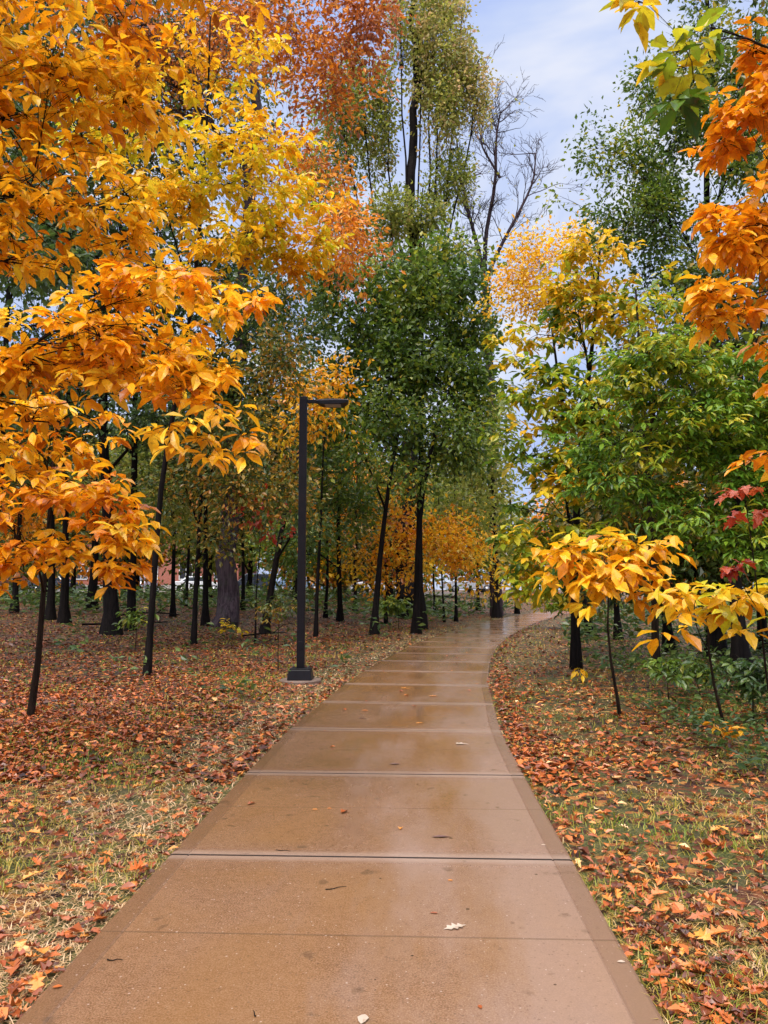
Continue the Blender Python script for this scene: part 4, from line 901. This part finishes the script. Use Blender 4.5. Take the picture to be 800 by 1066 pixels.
# ================================================================== CARS, BUILDINGS, SIGNS beyond the wood
glassm = plain('car_glass', (.03, .035, .045), .08, .6); tyre = plain('tyre', (.02, .02, .02), .8); rimm = plain('wheel_rim', (.35, .35, .37), .3, .5, .8); lightm = plain('headlight_glass', (.7, .7, .68), .15); redm = plain('tail_light', (.45, .03, .02), .25)
def car(x, y, rz, paint, label, suv=False):
    root = empty('parked_car', (x, y, pz + .165), rz); tag(root, label, 'car', 'cars parked beyond the wood')
    h = .25 if suv else 0
    prof = [(-2.25, .35), (-2.28, .75), (-2.15, .98 + h * .3), (-1.55, 1.03 + h * .3), (1.05, .98 + h * .2), (2.0, .84 + h * .2), (2.25, .68), (2.25, .32)]
    cabin = [(-1.95 if suv else -1.6, 1.0 + h * .3), (-1.75 if suv else -1.0, 1.42 + h), (.35, 1.44 + h), (1.1, .96 + h * .2)]
    def ext(m, pr, w0, w1=None, mi=0):
        n = len(pr); w1 = w1 or [w0] * n
        V = [(a, -ww, b) for (a, b), ww in zip(pr, w1)] + [(a, ww, b) for (a, b), ww in zip(pr, w1)]
        m.add(V, [(i, (i + 1) % n, n + (i + 1) % n, n + i) for i in range(n)], mi)
        m.f.append(np.array([list(range(n))[::-1]]) + m.n - 2 * n); m.m.append(np.array([mi])); m.f.append(np.array([list(range(n, 2 * n))]) + m.n - 2 * n); m.m.append(np.array([mi]))
    m = MB(); ext(m, prof, .88); body = m.build('body', paint, root, bevel=.06)
    m = MB(); ext(m, cabin, .8, [.82, .66, .66, .82]); m.build('roof', paint, root, bevel=.05)
    for s_ in (-1, 1):
        m = MB(); q = .06
        V = [(cabin[0][0] + .25, s_ * .835, 1.03 + h * .3), (cabin[1][0] + .12, s_ * .70, 1.36 + h), (cabin[2][0] - .02, s_ * .70, 1.38 + h), (cabin[3][0] - .22, s_ * .835, 1.0 + h * .3)]
        V2 = [(a, b - s_ * .03, c) for a, b, c in V]
        m.add(V + V2, [(0, 1, 2, 3), (7, 6, 5, 4), (0, 4, 5, 1), (1, 5, 6, 2), (2, 6, 7, 3), (3, 7, 4, 0)]); m.build('side_window', glassm, root)
    for (i0, i1, nm, sg) in ((2, 3, 'windscreen', 1), (1, 0, 'rear_window', -1)):
        (ax, az), (bx, bz) = cabin[i0], cabin[i1]
        p0 = (ax + (bx - ax) * .1 + sg * .025, az + (bz - az) * .1 + .012); p1 = (ax + (bx - ax) * .88 + sg * .025, az + (bz - az) * .88 + .012)
        m = MB(); V = [(p0[0], -.58, p0[1]), (p0[0], .58, p0[1]), (p1[0], .70, p1[1]), (p1[0], -.70, p1[1])]
        m.add(V + [(a - sg * .02, b, c - .01) for a, b, c in V], [(0, 1, 2, 3), (7, 6, 5, 4), (0, 4, 5, 1), (1, 5, 6, 2), (2, 6, 7, 3), (3, 7, 4, 0)]); m.build(nm, glassm, root)
    for sx_ in (-1.35, 1.4):
        for sy_ in (-.83, .83):
            m = MB(); m.tube([(sx_, sy_ - .1, .33), (sx_, sy_ - .095, .33), (sx_, sy_ + .095, .33), (sx_, sy_ + .1, .33)], [.27, .33, .33, .27], 18); wh = m.build('wheel', tyre, root)
            m = MB(); ss_ = math.copysign(1, sy_); m.tube([(sx_, sy_ + ss_ * .06, .33), (sx_, sy_ + ss_ * .115, .33)], [.2, .19], 12); m.build('rim', rimm, wh)
    for sy_ in (-.62, .62):
        m = MB(); m.box((2.2, sy_, .68), (.12, .34, .14)); m.build('headlight', lightm, root, bevel=.02)
        m = MB(); m.box((-2.24, sy_ * 1.1, .8), (.1, .26, .2)); m.build('tail_light', redm, root, bevel=.02)
paints = {k: plain('paint_' + k, c, .22, .5, 0, .03, 2, 1) for k, c in dict(white=(.72, .73, .74), silver=(.42, .45, .5), dark=(.03, .035, .05), blue=(.25, .38, .52), red=(.45, .05, .03)).items()}
def cx(px, y): return (px - 400) / F * y
car(cx(208, 69), 69, R(8), paints['white'], 'white car showing between the black trunk and the thick grey trunk')
car(cx(262, 69), 69, R(184), paints['dark'], 'dark car parked just right of the thick grey trunk', True)
car(cx(312, 68.5), 68.5, R(3), paints['blue'], 'pale blue car parked behind the lamp post')
car(cx(60, 69), 69, R(-6), paints['dark'], 'dark car at the far left behind the twin dark trunks', True)
car(cx(392, 69), 69, R(180), paints['white'], 'white car glimpsed left of the leaning sapling at the verge')
car(cx(488, 67), 67, R(5), paints['silver'], 'silver car seen under the orange leaves near the far bend')
car(cx(150, 70), 70, R(90), paints['silver'], 'silver car seen end on, right of the straight black trunk')
# brick building
t = NT('brick_wall'); v = t.obj()
bk = t.n('ShaderNodeTexBrick'); bk.inputs['Scale'].default_value = 1; bk.inputs['Brick Width'].default_value = .24; bk.inputs['Row Height'].default_value = .08; bk.inputs['Mortar Size'].default_value = .008
bk.inputs['Color1'].default_value = (.42, .10, .05, 1); bk.inputs['Color2'].default_value = (.32, .07, .035, 1); bk.inputs['Mortar'].default_value = (.35, .28, .24, 1)
sp = t.n('ShaderNodeSeparateXYZ'); t.l(v, sp.inputs[0]); cm = t.n('ShaderNodeCombineXYZ'); t.l(t.math('ADD', sp.outputs[0], sp.outputs[1]), cm.inputs[0]); t.l(sp.outputs[2], cm.inputs[1]); t.l(cm.outputs[0], bk.inputs['Vector'])
t.principled(bk.outputs[0], .8)
M['brick'] = t.m
def building(x, y, w_, d_, h_, label, band, nwin):
    root = empty('brick_building', (x, y, pz)); tag(root, label, 'building')
    m = MB(); m.box((0, 0, h_ / 2 + .45), (w_, d_, h_ - .9)); m.build('wall', M['brick'], root)
    m = MB(); m.box((0, 0, .4), (w_ + .1, d_ + .1, 1.0)); m.build('foundation', band, root)
    m = MB(); m.box((0, 0, h_ + .12), (w_ + .6, d_ + .6, .24)); m.box((0, 0, h_ + .32), (w_ + .2, d_ + .2, .16)); m.build('roof', plain('roof_trim', (.55, .53, .5)), root)
    for k in range(nwin):
        wx = -w_ / 2 + (k + .5) * w_ / nwin
        m = MB()
        for (a_, b_, c_, e_) in ((0, .78, 1.5, .1), (0, -.78, 1.5, .1), (.7, 0, .1, 1.46), (-.7, 0, .1, 1.46), (0, 0, .06, 1.46)): m.box((wx + a_, -d_ / 2 - .03, 2.3 + b_), (c_, .1, e_))
        fr = m.build('window', plain('window_frame', (.65, .65, .63)), root)
        m = MB(); m.box((wx, -d_ / 2 - .01, 2.3), (1.34, .04, 1.5)); m.build('pane', glassm, fr)
    m = MB(); m.box((w_ * .02, -d_ / 2 - .03, 1.15), (1.0, .1, 2.2)); dr = m.build('door', plain('door_paint', (.5, .5, .52)), root)
    m = MB(); m.box((w_ * .02 + .38, -d_ / 2 - .1, 1.1), (.04, .06, .2)); m.build('handle', rimm, dr)
building(cx(135, 86), 88, 26, 12, 6.2, 'long red brick building with a pale base behind the trees on the left', plain('pale_base', (.5, .47, .42)), 7)
building(cx(352, 92), 96, 7, 7, 4.5, 'small red brick building glimpsed right of the lamp post', plain('grey_base', (.5, .5, .5)), 2)
# signs
def sign(px, y, face, w_, h_, z_, label, mark=None):
    x_ = cx(px, y); root = empty('parking_sign', (x_, y, pz)); tag(root, label, 'sign', 'signs at the car park')
    m = MB(); m.tube([(0, 0, -.1), (0, 0, 1.5), (0, 0, 2.9)], .035, 8); m.build('post', rimm, root)
    m = MB(); m.box((0, -.05, z_), (w_, .02, h_)); pl = m.build('plate', face, root, bevel=.004)
    if mark:
        m = MB(); a = np.linspace(.6, 5.4, 12)
        m.tube(np.stack([.09 * np.cos(a), np.full(12, -.066), z_ - .06 + .09 * np.sin(a)], 1), .014, 5); m.tube([(-.0, -.066, z_ + .11), (0, -.066, z_), (.09, -.066, z_), (.13, -.066, z_ - .12)], .014, 5); m.tube([(0, -.064, z_ + .15), (0, -.068, z_ + .15)], .03, 8)
        m.build('symbol', paints['white'], pl)
sign(31, 63, plain('blue_plate', (.03, .12, .6)), .45, .45, 2.4, 'small blue sign with a white wheelchair symbol on a post at the far left', True)
sign(21, 63.5, paints['white'], .55, .7, 2.6, 'small white sign on a post at the far left edge')
# fallen branches on the floor of the wood
def branch(p0, p1, r, label):
    a, b_ = G(*p0), G(*p1); m = MB(); q = bez(a + (0, 0, .12), b_ + (0, 0, .16), .1, 9, .03); m.tube(q - a, np.linspace(r, r * .5, 9), 6)
    m.tube(np.array([q[5], q[5] + (.3, .1, .25), q[5] + (.6, .1, .3)]) - a, [r * .5, r * .4, r * .2], 4)
    o = m.build('fallen_branch', M['bark'], smooth=True); o.location = tuple(a); tag(o, label, 'branch', 'fallen branches')
branch((90, 28), (178, 29), .045, 'long thin fallen branch lying behind the straight black trunk')
branch((130, 33), (190, 32), .05, 'fallen branch farther back between the black and grey trunks')
branch((255, 24), (300, 25), .03, 'short fallen branch left of the lamp post')
